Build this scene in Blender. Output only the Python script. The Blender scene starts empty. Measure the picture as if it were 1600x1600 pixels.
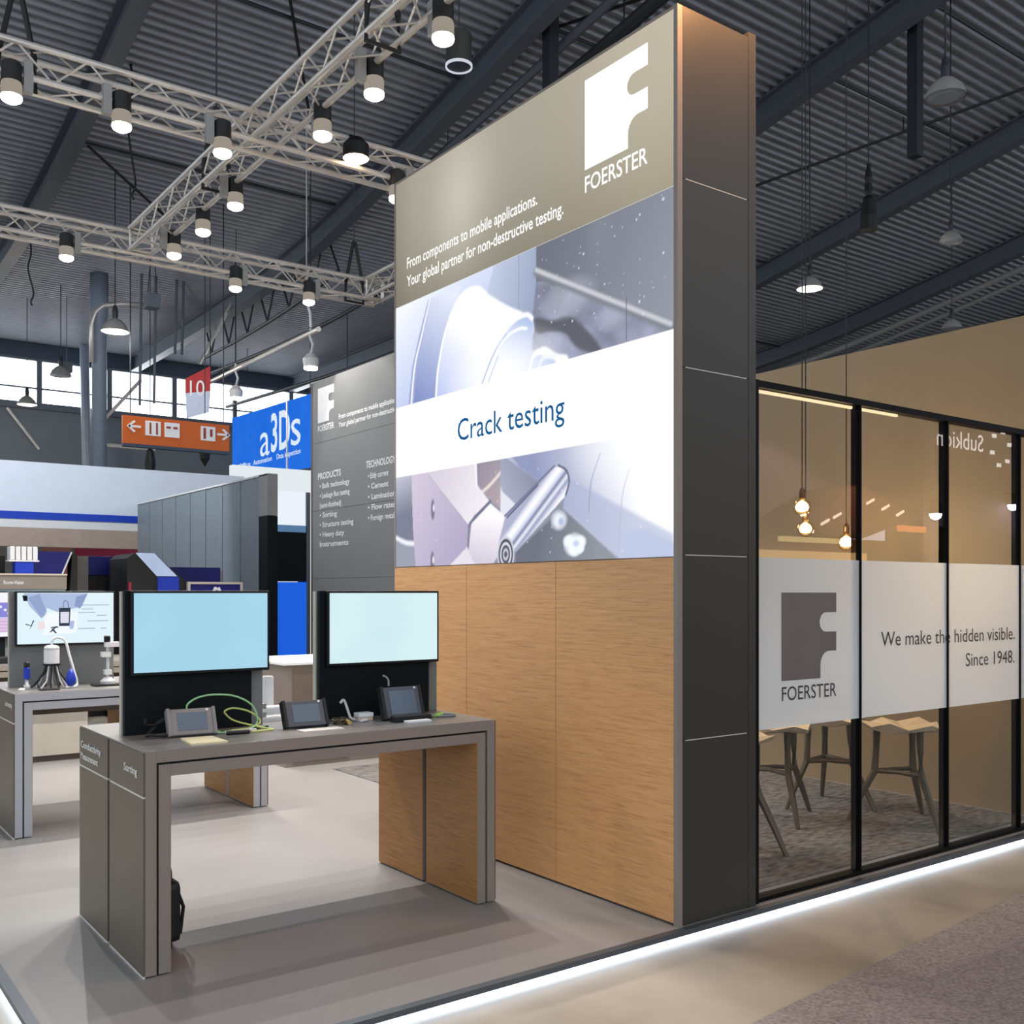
import bpy, bmesh, math, random
import numpy as np
from mathutils import Vector, Matrix
random.seed(7)
S = bpy.context.scene
COL = S.collection

# ------------------------------------------------------------------ camera, world, exposure
cam = bpy.data.objects.new('camera', bpy.data.cameras.new('camera'))
COL.objects.link(cam)
cam.location = (0, 0, 1.6)
cam.rotation_euler = (math.radians(90), 0, -math.radians(36.5))
cam.data.sensor_width = 36.0
cam.data.lens = 35.89
cam.data.shift_y = 0.078
cam.data.clip_end = 300
S.camera = cam

W = bpy.data.worlds.new('hall_air')
S.world = W
W.use_nodes = True
W.node_tree.nodes['Background'].inputs[0].default_value = (0.82, 0.90, 1.0, 1)
W.node_tree.nodes['Background'].inputs[1].default_value = 1.35

S.view_settings.view_transform = 'Standard'
S.view_settings.look = 'None'
S.view_settings.exposure = 0.0
S.view_settings.gamma = 1.0
S.view_settings.use_curve_mapping = False
S.cycles.use_denoising = True
S.cycles.max_bounces = 8
S.cycles.transparent_max_bounces = 16
S.cycles.sample_clamp_indirect = 4.0

SPOT_W = 270.0            # truss spotlights
SPOT_COL = (1.0, 0.95, 0.91)

# ------------------------------------------------------------------ materials
def lin(c):
    c = c / 255.0
    return c / 12.92 if c <= 0.04045 else ((c + 0.055) / 1.055) ** 2.4
def L3(rgb): return (lin(rgb[0]), lin(rgb[1]), lin(rgb[2]), 1.0)
MATS = {}
def mat(name, rgb, rough=0.5, metal=0.0, var=0.06, scale=6.0, bump=0.0, stretch=(1, 1, 1), spec=0.5):
    """procedural surface: base colour with a fine noise variation, optional bump"""
    if name in MATS: return MATS[name]
    m = bpy.data.materials.new(name); m.use_nodes = True
    nt = m.node_tree; b = nt.nodes['Principled BSDF']
    tc = nt.nodes.new('ShaderNodeTexCoord'); mp = nt.nodes.new('ShaderNodeMapping')
    mp.inputs['Scale'].default_value = stretch
    nz = nt.nodes.new('ShaderNodeTexNoise'); nz.inputs['Scale'].default_value = scale; nz.inputs['Detail'].default_value = 6
    rp = nt.nodes.new('ShaderNodeValToRGB')
    c = L3(rgb)
    rp.color_ramp.elements[0].position = 0.3; rp.color_ramp.elements[1].position = 0.7
    rp.color_ramp.elements[0].color = tuple(max(0, x * (1 - var)) for x in c[:3]) + (1,)
    rp.color_ramp.elements[1].color = tuple(min(1, x * (1 + var)) for x in c[:3]) + (1,)
    nt.links.new(tc.outputs['Object'], mp.inputs[0]); nt.links.new(mp.outputs[0], nz.inputs['Vector'])
    nt.links.new(nz.outputs[0], rp.inputs[0]); nt.links.new(rp.outputs[0], b.inputs['Base Color'])
    b.inputs['Roughness'].default_value = rough; b.inputs['Metallic'].default_value = metal
    b.inputs['Specular IOR Level'].default_value = spec
    if bump:
        bp = nt.nodes.new('ShaderNodeBump'); bp.inputs['Strength'].default_value = bump; bp.inputs['Distance'].default_value = 0.01
        nt.links.new(nz.outputs[0], bp.inputs['Height']); nt.links.new(bp.outputs[0], b.inputs['Normal'])
    MATS[name] = m
    return m
def emit(name, rgb, s=1.0, rgb2=None):
    """light-giving surface (screens, lamps, windows); rgb2 gives a second tone through a soft noise"""
    if name in MATS: return MATS[name]
    m = bpy.data.materials.new(name); m.use_nodes = True
    nt = m.node_tree; nt.nodes.clear()
    o = nt.nodes.new('ShaderNodeOutputMaterial'); e = nt.nodes.new('ShaderNodeEmission')
    e.inputs[0].default_value = L3(rgb); e.inputs[1].default_value = s
    if rgb2:
        tc = nt.nodes.new('ShaderNodeTexCoord'); nz = nt.nodes.new('ShaderNodeTexNoise'); nz.inputs['Scale'].default_value = 1.6
        rp = nt.nodes.new('ShaderNodeValToRGB'); rp.color_ramp.elements[0].position = .35; rp.color_ramp.elements[1].position = .65
        rp.color_ramp.elements[0].color = L3(rgb); rp.color_ramp.elements[1].color = L3(rgb2)
        nt.links.new(tc.outputs['Object'], nz.inputs['Vector']); nt.links.new(nz.outputs[0], rp.inputs[0]); nt.links.new(rp.outputs[0], e.inputs[0])
    nt.links.new(e.outputs[0], o.inputs[0])
    MATS[name] = m
    return m
def vcol_emit(name, s=1.0):
    m = bpy.data.materials.new(name); m.use_nodes = True
    nt = m.node_tree; nt.nodes.clear()
    o = nt.nodes.new('ShaderNodeOutputMaterial'); e = nt.nodes.new('ShaderNodeEmission')
    a = nt.nodes.new('ShaderNodeAttribute'); a.attribute_name = 'print'
    e.inputs[1].default_value = s
    nt.links.new(a.outputs['Color'], e.inputs[0]); nt.links.new(e.outputs[0], o.inputs[0])
    return m
def glass_mat(name, tint=(0.93, 0.95, 0.95), boost=1.0, base=0.03):
    m = bpy.data.materials.new(name); m.use_nodes = True
    nt = m.node_tree; nt.nodes.clear()
    o = nt.nodes.new('ShaderNodeOutputMaterial'); mx = nt.nodes.new('ShaderNodeMixShader')
    t = nt.nodes.new('ShaderNodeBsdfTransparent'); g = nt.nodes.new('ShaderNodeBsdfGlossy')
    t.inputs[0].default_value = tint + (1,); g.inputs['Roughness'].default_value = 0.0
    lw = nt.nodes.new('ShaderNodeLayerWeight'); lw.inputs[0].default_value = .5
    pw = nt.nodes.new('ShaderNodeMath'); pw.operation = 'POWER'; pw.inputs[1].default_value = 5.0
    ma = nt.nodes.new('ShaderNodeMath'); ma.operation = 'MULTIPLY_ADD'; ma.inputs[1].default_value = boost; ma.inputs[2].default_value = base
    nt.links.new(lw.outputs['Facing'], pw.inputs[0]); nt.links.new(pw.outputs[0], ma.inputs[0]); nt.links.new(ma.outputs[0], mx.inputs[0])
    nt.links.new(t.outputs[0], mx.inputs[1]); nt.links.new(g.outputs[0], mx.inputs[2]); nt.links.new(mx.outputs[0], o.inputs[0])
    return m
def frost_mat(name):
    m = bpy.data.materials.new(name); m.use_nodes = True
    nt = m.node_tree; nt.nodes.clear()
    o = nt.nodes.new('ShaderNodeOutputMaterial')
    d = nt.nodes.new('ShaderNodeBsdfDiffuse'); tl = nt.nodes.new('ShaderNodeBsdfTranslucent'); t = nt.nodes.new('ShaderNodeBsdfTransparent')
    d.inputs[0].default_value = (.84, .89, .94, 1); tl.inputs[0].default_value = (.84, .87, .90, 1)
    nz = nt.nodes.new('ShaderNodeTexNoise'); nz.inputs['Scale'].default_value = 90
    m1 = nt.nodes.new('ShaderNodeMixShader'); m1.inputs[0].default_value = .55
    m2 = nt.nodes.new('ShaderNodeMixShader'); m2.inputs[0].default_value = .07
    nt.links.new(nz.outputs[0], d.inputs['Roughness'])
    nt.links.new(d.outputs[0], m1.inputs[1]); nt.links.new(tl.outputs[0], m1.inputs[2])
    nt.links.new(m1.outputs[0], m2.inputs[1]); nt.links.new(t.outputs[0], m2.inputs[2]); nt.links.new(m2.outputs[0], o.inputs[0])
    return m
def wood_mat(name, a, b, axis='h'):
    m = bpy.data.materials.new(name); m.use_nodes = True
    nt = m.node_tree; p = nt.nodes['Principled BSDF']
    tc = nt.nodes.new('ShaderNodeTexCoord'); mp = nt.nodes.new('ShaderNodeMapping')
    mp.inputs['Scale'].default_value = (5, 5, 120) if axis == 'h' else (40, 40, 3)
    n1 = nt.nodes.new('ShaderNodeTexNoise'); n1.inputs['Scale'].default_value = 1.0; n1.inputs['Detail'].default_value = 9; n1.inputs['Roughness'].default_value = .68; n1.inputs['Distortion'].default_value = .5
    r = nt.nodes.new('ShaderNodeValToRGB')
    r.color_ramp.elements[0].position = .32; r.color_ramp.elements[1].position = .68
    r.color_ramp.elements[0].color = L3(a); r.color_ramp.elements[1].color = L3(b)
    e = r.color_ramp.elements.new(.46); e.color = tuple(.45 * x + .55 * y for x, y in zip(L3(a), L3(b)))
    nt.links.new(tc.outputs['Object'], mp.inputs[0]); nt.links.new(mp.outputs[0], n1.inputs['Vector'])
    nt.links.new(n1.outputs[0], r.inputs[0]); nt.links.new(r.outputs[0], p.inputs['Base Color'])
    p.inputs['Roughness'].default_value = .5
    MATS[name] = m
    return m

M_TAUPE = mat('taupe_laminate', (138, 128, 119), .42, var=.03, scale=3)
M_DARK = mat('dark_laminate', (98, 90, 77), .45, var=.03, scale=2)
M_TOWER = mat('tower_side_laminate', (54, 54, 49), .45, var=.03, scale=2)
M_INFO = mat('slate_laminate', (128, 129, 128), .38, var=.03, scale=2)
M_BLACK = mat('black_lacquer', (12, 13, 15), .5, spec=.3)
M_PANELBLK = mat('blue_black_panel', (6, 17, 20), .65, spec=.2)
M_FRAME = mat('black_window_frame', (6, 6, 7), .6, spec=.15)
M_BOARD = mat('grey_board_back', (118, 122, 122), .5)
M_GREY = mat('grey_paint', (150, 150, 148), .5)
M_LIGHT = mat('light_grey_plastic', (205, 205, 205), .45)
M_WHITE = mat('white_paint', (232, 232, 232), .45, var=.02)
M_ALU = mat('aluminium_tube', (228, 223, 216), .35, .55, var=.08)
M_STEEL = mat('painted_steel_blue', (90, 98, 108), .5)
M_DKSTEEL = mat('dark_steel', (38, 43, 50), .5)
M_RUBBER = mat('black_rubber', (16, 16, 17), .55)
M_SILVER = mat('seam_silver', (215, 210, 200), .4)
M_OAK = wood_mat('oak_veneer', (190, 134, 82), (226, 173, 116))
M_OAKD = wood_mat('oak_veneer_amber', (132, 88, 40), (180, 128, 68))
M_STOOL = mat('stool_shell_sand', (206, 190, 164), .42, var=.05, scale=12)
M_STOOLLEG = mat('stool_leg_taupe', (88, 78, 60), .42, var=.05, scale=12)
M_NAVY = mat('navy_lacquer', (8, 12, 110), .45)
M_BLUE = mat('royal_blue_lacquer', (12, 52, 175), .45)
M_LENS = emit('lamp_lens', (255, 250, 240), 5.0)
M_RING = emit('lamp_glow_ring', (250, 238, 218), .33)
M_WHITETXT = emit('backlit_white', (255, 255, 252), 1.05)
M_INK = mat('white_ink', (240, 240, 240), .5, var=.01)
M_GLASS = glass_mat('clear_glass', boost=.92, base=.08)

# ------------------------------------------------------------------ mesh building
class MB:
    def __init__(s): s.bm = bmesh.new()
    def face(s, pts):
        vs = [s.bm.verts.new(p) for p in pts]
        try: return s.bm.faces.new(vs)
        except ValueError: return None
    def hexa(s, b, t):
        vb = [s.bm.verts.new(p) for p in b]; vt = [s.bm.verts.new(p) for p in t]
        n = len(b)
        s.bm.faces.new(vb[::-1]); s.bm.faces.new(vt)
        for i in range(n): s.bm.faces.new((vb[i], vb[(i + 1) % n], vt[(i + 1) % n], vt[i]))
        return s
    def box(s, x0, x1, y0, y1, z0, z1):
        return s.hexa([(x0, y0, z0), (x1, y0, z0), (x1, y1, z0), (x0, y1, z0)], [(x0, y0, z1), (x1, y0, z1), (x1, y1, z1), (x0, y1, z1)])
    def prism(s, poly, axis, a, b):
        """poly of 2-D points extruded along axis from a to b"""
        def P(p, d):
            return {'x': (d, p[0], p[1]), 'y': (p[0], d, p[1]), 'z': (p[0], p[1], d)}[axis]
        return s.hexa([P(p, a) for p in poly], [P(p, b) for p in poly])
    def frame(s, x0, x1, z0, z1, t, y0, y1):
        """rectangular frame in XZ, thickness t, between y0 and y1"""
        s.box(x0, x0 + t, y0, y1, z0, z1); s.box(x1 - t, x1, y0, y1, z0, z1)
        s.box(x0 + t, x1 - t, y0, y1, z1 - t, z1); s.box(x0 + t, x1 - t, y0, y1, z0, z0 + t)
        return s
    def rod(s, p0, p1, r, n=10, r2=None):
        p0 = Vector(p0); p1 = Vector(p1); d = (p1 - p0)
        if d.length < 1e-6: return s
        q = d.to_track_quat('Z', 'Y'); r2 = r if r2 is None else r2
        a = [p0 + q @ Vector((r * math.cos(2 * math.pi * i / n), r * math.sin(2 * math.pi * i / n), 0)) for i in range(n)]
        b = [p1 + q @ Vector((r2 * math.cos(2 * math.pi * i / n), r2 * math.sin(2 * math.pi * i / n), 0)) for i in range(n)]
        return s.hexa(a, b)
    def tube(s, pts, r, n=8):
        pts = [Vector(p) for p in pts]; rings = []
        up = Vector((0.13, 0.21, 1)).normalized()
        for i, p in enumerate(pts):
            d = (pts[min(i + 1, len(pts) - 1)] - pts[max(i - 1, 0)]).normalized()
            x = d.cross(up)
            if x.length < 1e-4: x = d.cross(Vector((1, 0, 0)))
            x.normalize(); y = d.cross(x).normalized(); up = -y if False else up
            rr = r[i] if isinstance(r, (list, tuple)) else r
            rings.append([s.bm.verts.new(p + x * rr * math.cos(2 * math.pi * k / n) + y * rr * math.sin(2 * math.pi * k / n)) for k in range(n)])
        for a, b in zip(rings, rings[1:]):
            for k in range(n): s.bm.faces.new((a[k], a[(k + 1) % n], b[(k + 1) % n], b[k]))
        s.bm.faces.new(rings[0][::-1]); s.bm.faces.new(rings[-1])
        return s
    def lathe(s, prof, c, n=24, cap=True):
        rings = []
        for r, z in prof:
            rings.append([s.bm.verts.new((c[0] + r * math.cos(2 * math.pi * k / n), c[1] + r * math.sin(2 * math.pi * k / n), c[2] + z)) for k in range(n)])
        for a, b in zip(rings, rings[1:]):
            for k in range(n): s.bm.faces.new((a[k], a[(k + 1) % n], b[(k + 1) % n], b[k]))
        if cap: s.bm.faces.new(rings[0][::-1]); s.bm.faces.new(rings[-1])
        return s
    def xf(s, M):
        bmesh.ops.transform(s.bm, matrix=M, verts=s.bm.verts); return s
    def build(s, name, m, parent=None, bevel=0.0, smooth=False):
        bmesh.ops.recalc_face_normals(s.bm, faces=s.bm.faces)
        if bevel:
            bmesh.ops.bevel(s.bm, geom=[e for e in s.bm.edges if len(e.link_faces) == 2 and e.calc_face_angle(0) > .5], offset=bevel, segments=2, affect='EDGES', profile=.6)
        return finish(name, bm=s.bm, m=m, parent=parent, smooth=smooth)
def root_of(o):
    while o.parent: o = o.parent
    return o
def finish(name, m, parent=None, bm=None, me=None, smooth=False):
    if me is None:
        me = bpy.data.meshes.new(name); bm.to_mesh(me); bm.free()
    if m is not None and len(me.materials) == 0: me.materials.append(m)
    if smooth:
        for p in me.polygons: p.use_smooth = True
    o = bpy.data.objects.new(name, me); COL.objects.link(o)
    if parent is None:
        co = [v.co for v in me.vertices]
        x = [c.x for c in co]; y = [c.y for c in co]; z = [c.z for c in co]
        c = Vector(((min(x) + max(x)) / 2, (min(y) + max(y)) / 2, min(z)))
        me.transform(Matrix.Translation(-c)); o.location = c
    else:
        r = root_of(parent)
        me.transform(Matrix.Translation(-r.location)); o.parent = parent
    return o
def tag(o, label=None, cat=None, group=None, kind=None):
    if label: o['label'] = label
    if cat: o['category'] = cat
    if group: o['group'] = group
    if kind: o['kind'] = kind
    return o
def thing(name, loc, label, cat, group=None):
    o = bpy.data.objects.new(name, None); COL.objects.link(o); o.location = loc
    o.empty_display_size = .1
    return tag(o, label, cat, group)
def struct(o): o['kind'] = 'structure'; return o
def box(name, x0, x1, y0, y1, z0, z1, m, parent=None, bevel=0.0):
    return MB().box(x0, x1, y0, y1, z0, z1).build(name, m, parent, bevel)
def copy_tree(o, parent=None):
    c = o.copy(); COL.objects.link(c); c.parent = parent
    for ch in list(o.children): copy_tree(ch, c)
    return c
DEPS = None
def text(s, o, right, up, width, cap, m, name='lettering', parent=None, align='L', depth=.002, bold=0.0):
    """lettering standing at o (baseline left), cap height cap, squeezed to width"""
    cu = bpy.data.curves.new('t', 'FONT'); cu.body = s; cu.size = 1.0; cu.extrude = .0; cu.offset = bold; cu.resolution_u = 3
    ob = bpy.data.objects.new('t', cu); COL.objects.link(ob)
    bpy.context.view_layer.update()
    me = bpy.data.meshes.new_from_object(ob.evaluated_get(bpy.context.evaluated_depsgraph_get()))
    bpy.data.objects.remove(ob); bpy.data.curves.remove(cu)
    xs = [v.co.x for v in me.vertices]
    k = cap / .729
    kx = width / (max(xs) - min(xs)) if width else k * .86
    right = Vector(right).normalized(); up = Vector(up).normalized(); n = right.cross(up)
    o = Vector(o) + n * depth
    x0 = min(xs)
    if align == 'R': x0 = max(xs)
    for v in me.vertices:
        v.co = o + right * ((v.co.x - x0) * kx) + up * (v.co.y * k)
    me.materials.clear()
    return finish(name, m, parent, me=me)
LEFT = ((0, -1, 0), (0, 0, 1))    # lettering on faces that look towards -X
FRONT = ((1, 0, 0), (0, 0, 1))    # lettering on faces that look towards -Y
def emblem(o, right, up, w, m, parent, name='emblem', depth=.003):
    """square letter mark with a rounded notch and a curved foot"""
    P = [(0, 1), (1, 1), (1, .77)]
    for i in range(9): a = math.pi / 2 + math.pi * i / 8; P.append((.80 + .115 * math.cos(a), .655 + .115 * math.sin(a)))
    P += [(1, .54), (1, .315)]
    for i in range(7): a = math.pi / 2 + math.pi / 2 * i / 6; P.append((.86 + .16 * math.cos(a), .155 + .16 * math.sin(a)))
    P += [(.70, 0), (0, 0)]
    r = Vector(right); u = Vector(up); n = r.cross(u)
    b = MB()
    base = [Vector(o) + r * (p[0] * w) + u * (p[1] * w) for p in P]
    b.hexa([p + n * .0005 for p in base], [p + n * depth for p in base])
    return b.build(name, m, parent)
def spot(loc, target, P, ang=92, col=SPOT_COL, r=.018, blend=.2, parent=None):
    l = bpy.data.lights.new('spot_beam', 'SPOT'); l.energy = P; l.spot_size = math.radians(ang); l.spot_blend = blend; l.color = col; l.shadow_soft_size = r
    o = bpy.data.objects.new('spot_beam', l); COL.objects.link(o); o.location = loc
    o.rotation_euler = (Vector(target) - Vector(loc)).to_track_quat('-Z', 'Y').to_euler()
    return o
def bulb_light(loc, P, col, r=.05):
    l = bpy.data.lights.new('bulb_glow', 'POINT'); l.energy = P; l.color = col; l.shadow_soft_size = r
    o = bpy.data.objects.new('bulb_glow', l); COL.objects.link(o); o.location = loc
    return o

# ------------------------------------------------------------------ hall shell
HF = -0.06                                       # hall floor; the booth's raised floor is z = 0
def roof_z(y):
    t = (25 - y) / 2.0
    return 10.6 + .2 * 2.0 * (math.log1p(math.exp(t)) if t < 30 else t)
def roof_t(y): return roof_z(y) + .05
def noise_floor(name, a, b, rough, scale, bump=0, detail=8, c=None):
    m = mat(name, a, rough, bump=bump, scale=scale)
    rp = [n for n in m.node_tree.nodes if n.type == 'VALTORGB'][0]
    rp.color_ramp.elements[0].color = L3(a); rp.color_ramp.elements[1].color = L3(b)
    return m
M_CONC = noise_floor('stained_concrete', (140, 131, 116), (178, 168, 152), .55, 1.1, .05)
M_AISLE = noise_floor('flecked_aisle_carpet', (118, 108, 103), (164, 154, 148), .95, 70, .25)
M_VINYL = noise_floor('booth_vinyl', (138, 136, 134), (145, 143, 141), .36, 2.2)
M_RUG = noise_floor('crumpled_lounge_carpet', (54, 53, 51), (128, 125, 121), .95, 9, .6)
MATS['crumpled_lounge_carpet'].node_tree.nodes['Mapping'].inputs['Scale'].default_value = (1.2, 3.2, 1)
struct(box('floor', -30, 60, -30, 42, HF - .1, HF, M_CONC))
# aisle carpet, its edge a little off parallel to the booth
struct(MB().hexa([(-20, .34, HF), (20, 4.26, HF), (40, -14, HF), (-20, -14, HF)], [(-20, .34, HF + .006), (20, 4.26, HF + .006), (40, -14, HF + .006), (-20, -14, HF + .006)]).build('floor_aisle_carpet', M_AISLE))
struct(box('floor_booth', .84, 7.42, 3.42, 13.2, HF, 0, M_VINYL))
M_TRIMD = mat('trim_dark_alu', (92, 100, 108), .4, .6)
struct(box('trim_1', .80, 7.45, 3.385, 3.425, -.022, .003, M_TRIMD))
struct(box('trim_2', .80, .842, 3.425, 13.2, -.022, .003, M_TRIMD))
M_LED = emit('led_strip', (218, 234, 255), 6.0)
tag(box('led_strip', .803, 7.45, 3.40, 3.42, HF, -.023, M_LED), 'glowing white light strip under the booth floor along the aisle front', 'light strip')
tag(box('led_strip', .803, .84, 3.425, 13.2, HF, -.023, M_LED), 'glowing white light strip under the left edge of the booth floor', 'light strip')
struct(box('floor_lounge_carpet', 4.18, 7.25, 3.62, 8.37, .0, .006, M_RUG))

# corrugated roof deck, real trapezoidal ribs running along X
M_DECK = mat('steel_deck', (158, 164, 174), .38, .1, var=.08, scale=2.5)
b = MB(); prof = []
p = .22; y = -9.0
while y < 40.6:
    for dy, dz in ((0, 0), (.035, 0), (.065, .10), (.19, .10)):
        prof.append((y + dy, roof_z(y + dy) + dz))
    y += p
va = [b.bm.verts.new((-14, a, z)) for a, z in prof]; vb = [b.bm.verts.new((48, a, z)) for a, z in prof]
for i in range(len(prof) - 1): b.bm.faces.new((va[i], vb[i], vb[i + 1], va[i + 1]))
struct(b.build('ceiling', M_DECK))
# I-beams under the deck
def ibeam(x):
    b = MB(); ys = [-8 + 1.5 * i for i in range(33)]
    for a, c in zip(ys, ys[1:]):
        za, zc = roof_z(a), roof_z(c)
        for w, t0, t1 in ((.16, -.60, -.56), (.02, -.56, -.06), (.16, -.06, -.02)):
            b.hexa([(x - w, a, za + t0), (x + w, a, za + t0), (x + w, c, zc + t0), (x - w, c, zc + t0)],
                   [(x - w, a, za + t1), (x + w, a, za + t1), (x + w, c, zc + t1), (x - w, c, zc + t1)])
    return struct(b.build('trim_beam', M_STEEL))
for x in (-1.3, 5.2, 11.6, 18.1, 24.6, 30.9, 37.4): ibeam(x)

# far end wall with its window band
M_WALLFAR = mat('far_wall_cladding', (112, 120, 128), .6, var=.04, scale=.7)
M_FASCIA = mat('far_wall_fascia', (52, 66, 84), .6)
struct(box('wall_back', -14, 48, 40, 40.3, HF, 8.25, M_WALLFAR))
struct(box('trim_3', -14, 48, 39.9, 40.3, 10.05, 11.2, M_FASCIA))
struct(box('trim_4', -14, 48, 39.85, 40.3, 8.2, 8.36, M_STEEL))
M_DAY = emit('daylight_pane', (244, 250, 255), 7.0)
for i, x in enumerate([-4 + 2.45 * k for k in range(12)]):
    w = struct(MB().frame(x, x + 2.45, 8.36, 10.05, .09, 39.95, 40.15).box(x + .09, x + 2.36, 39.97, 40.1, 8.94, 9.0).build('window_%d' % (i + 1), M_STEEL))
    g = MB().box(x + .09, x + 2.36, 40.1, 40.12, 8.45, 9.96).build('pane', M_DAY, w)
struct(box('wall_right', 48, 48.3, -9, 40, HF, 10, M_WALLFAR))

# ------------------------------------------------------------------ poster tower
X0 = 3.53; YF = 3.44; YB = 6.127; ZT = 4.405; XB = 4.07
tower = thing('poster_tower', ((X0 + XB) / 2, (YF + YB) / 2, 0), 'tall booth tower with a lit crack-testing poster above oak panels', 'display tower')
box('core', X0 + .03, XB - .02, YF + .03, YB - .01, 0, ZT - .02, M_DARK, tower)
for i, (a, c) in enumerate(((3.467, 4.365), (4.369, 5.241), (5.245, YB))):
    box('wood_panel', X0, X0 + .03, a, c, .012, 1.765, M_OAK, tower)
# frame of the light box and corner post
fb = MB()
fb.box(X0 - .004, X0 + .03, YF, 3.466, 0, ZT)
fb.box(X0 - .004, X0 + .03, YB - .018, YB, 1.768, ZT)
fb.box(X0 - .004, X0 + .03, 3.466, YB - .018, ZT - .014, ZT)
fb.build('frame', M_TAUPE, tower)
for z0, z1 in ((0, .885), (.889, 1.775), (1.779, 2.675), (2.679, 3.578), (3.582, ZT)):
    box('side_panel', X0 + .032, 4.03, YF, YF + .03, z0 + .001, z1, M_TOWER, tower)
box('edge_strip', 4.034, XB + .02, YF, YF + .05, 0, ZT + .03, M_TOWER, tower)
for z in (.885, 1.775, 2.675, 3.578): box('seam', X0 + .05, 4.02, YF - .001, YF + .01, z, z + .004, M_SILVER, tower)
box('top_cap', X0 + .03, XB, YF + .03, YB, ZT - .02, ZT - .004, M_DARK, tower)

# the printed light-box face: a fine grid with one print colour per point
def paint_grid(name, nx, nz, ya, yb, za, zb, x, rgb, parent, strength=1.0):
    """rgb: (nz, nx, 3) in sRGB 0..255; columns run from ya to yb, rows from za (bottom) to zb"""
    ys = np.linspace(ya, yb, nx); zs = np.linspace(za, zb, nz)
    YY, ZZ = np.meshgrid(ys, zs)
    co = np.stack([np.full(YY.shape, x), YY, ZZ], -1).reshape(-1, 3)
    idx = np.arange(nx * nz).reshape(nz, nx)
    q = np.stack([idx[:-1, :-1], idx[:-1, 1:], idx[1:, 1:], idx[1:, :-1]], -1).reshape(-1, 4)
    me = bpy.data.meshes.new(name)
    me.vertices.add(len(co)); me.vertices.foreach_set('co', co.astype(np.float32).ravel())
    me.loops.add(q.size); me.loops.foreach_set('vertex_index', q.astype(np.int32).ravel())
    me.polygons.add(len(q)); me.polygons.foreach_set('loop_start', np.arange(0, q.size, 4, dtype=np.int32))
    me.update(calc_edges=True); me.validate()
    c = np.clip(rgb.reshape(-1, 3) / 255.0, 0, 1)
    c = np.where(c <= .04045, c / 12.92, ((c + .055) / 1.055) ** 2.4)
    at = me.color_attributes.new('print', 'FLOAT_COLOR', 'POINT')
    at.data.foreach_set('color', np.concatenate([c, np.ones((len(c), 1))], 1).astype(np.float32).ravel())
    return finish(name, vcol_emit(name + '_print', strength), parent, me=me)
NX, NZ = 500, 336
U, V = np.meshgrid(np.linspace(0, 1, NX), np.linspace(0, 1, NZ))
ASP = 1.77 / 2.633
def blur(m, k=1):
    for _ in range(k):
        p_ = np.pad(m, 1, mode='edge')
        m = (p_[:-2, 1:-1] + p_[2:, 1:-1] + p_[1:-1, :-2] + p_[1:-1, 2:] + 2 * p_[1:-1, 1:-1]) / 6
    return m
def inpoly(P):
    r = np.zeros(U.shape, bool); n = len(P)
    for i in range(n):
        (x1, y1), (x2, y2) = P[i], P[(i + 1) % n]
        if y1 == y2: continue
        r ^= ((y1 > V) != (y2 > V)) & (U < (x2 - x1) * (V - y1) / (y2 - y1) + x1)
    return r.astype(float)
def segd(P):
    d = np.full(U.shape, 9.0)
    for (x1, y1), (x2, y2) in zip(P, P[1:]):
        y1 *= ASP; y2 *= ASP
        L = (x2 - x1) ** 2 + (y2 - y1) ** 2 + 1e-12
        t = np.clip(((U - x1) * (x2 - x1) + (V * ASP - y1) * (y2 - y1)) / L, 0, 1)
        d = np.minimum(d, np.hypot(U - x1 - t * (x2 - x1), V * ASP - y1 - t * (y2 - y1)))
    return d
def smooth(P, closed=False, n=6):
    out = []; N = len(P)
    for i in range(N if closed else N - 1):
        if closed: q = [P[(i + k) % N] for k in (-1, 0, 1, 2)]
        else: q = [P[max(i - 1, 0)], P[i], P[i + 1], P[min(i + 2, N - 1)]]
        for k in range(n):
            t = k / n
            out.append(tuple(.5 * (2 * q[1][d] + (q[2][d] - q[0][d]) * t + (2 * q[0][d] - 5 * q[1][d] + 4 * q[2][d] - q[3][d]) * t * t + (3 * q[1][d] - q[0][d] - 3 * q[2][d] + q[3][d]) * t ** 3) for d in (0, 1)))
    if not closed: out.append(P[-1])
    return out
def grad(c0, c1, p0, p1):
    dx, dy = p1[0] - p0[0], (p1[1] - p0[1]) * ASP
    t = np.clip(((U - p0[0]) * dx + (V - p0[1]) * ASP * dy) / (dx * dx + dy * dy), 0, 1)[..., None]
    return np.array(c0, float) * (1 - t) + np.array(c1, float) * t
IMG = np.zeros((NZ, NX, 3)); IMG[:] = (255, 255, 255)
def put(mask, col):
    global IMG
    mk = mask[..., None]
    IMG = IMG * (1 - mk) + (np.array(col, float) if not isinstance(col, np.ndarray) else col) * mk
def poly(P, col, k=1): put(blur(inpoly(P), k), col)
def line(P, w, col, a=1.0, soft=.75):
    d = segd(smooth(P) if len(P) > 2 else P); w *= 1.12; put(a * np.clip((w - d) / (w * soft) + 0, 0, 1), col)
def blob(c, rx, ry, col, a=1.0, pw=2):
    d = np.hypot((U - c[0]) / rx, (V - c[1]) / ry); put(a * np.clip(1 - d ** pw, 0, 1), col)
rng = np.random.RandomState(3)
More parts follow.
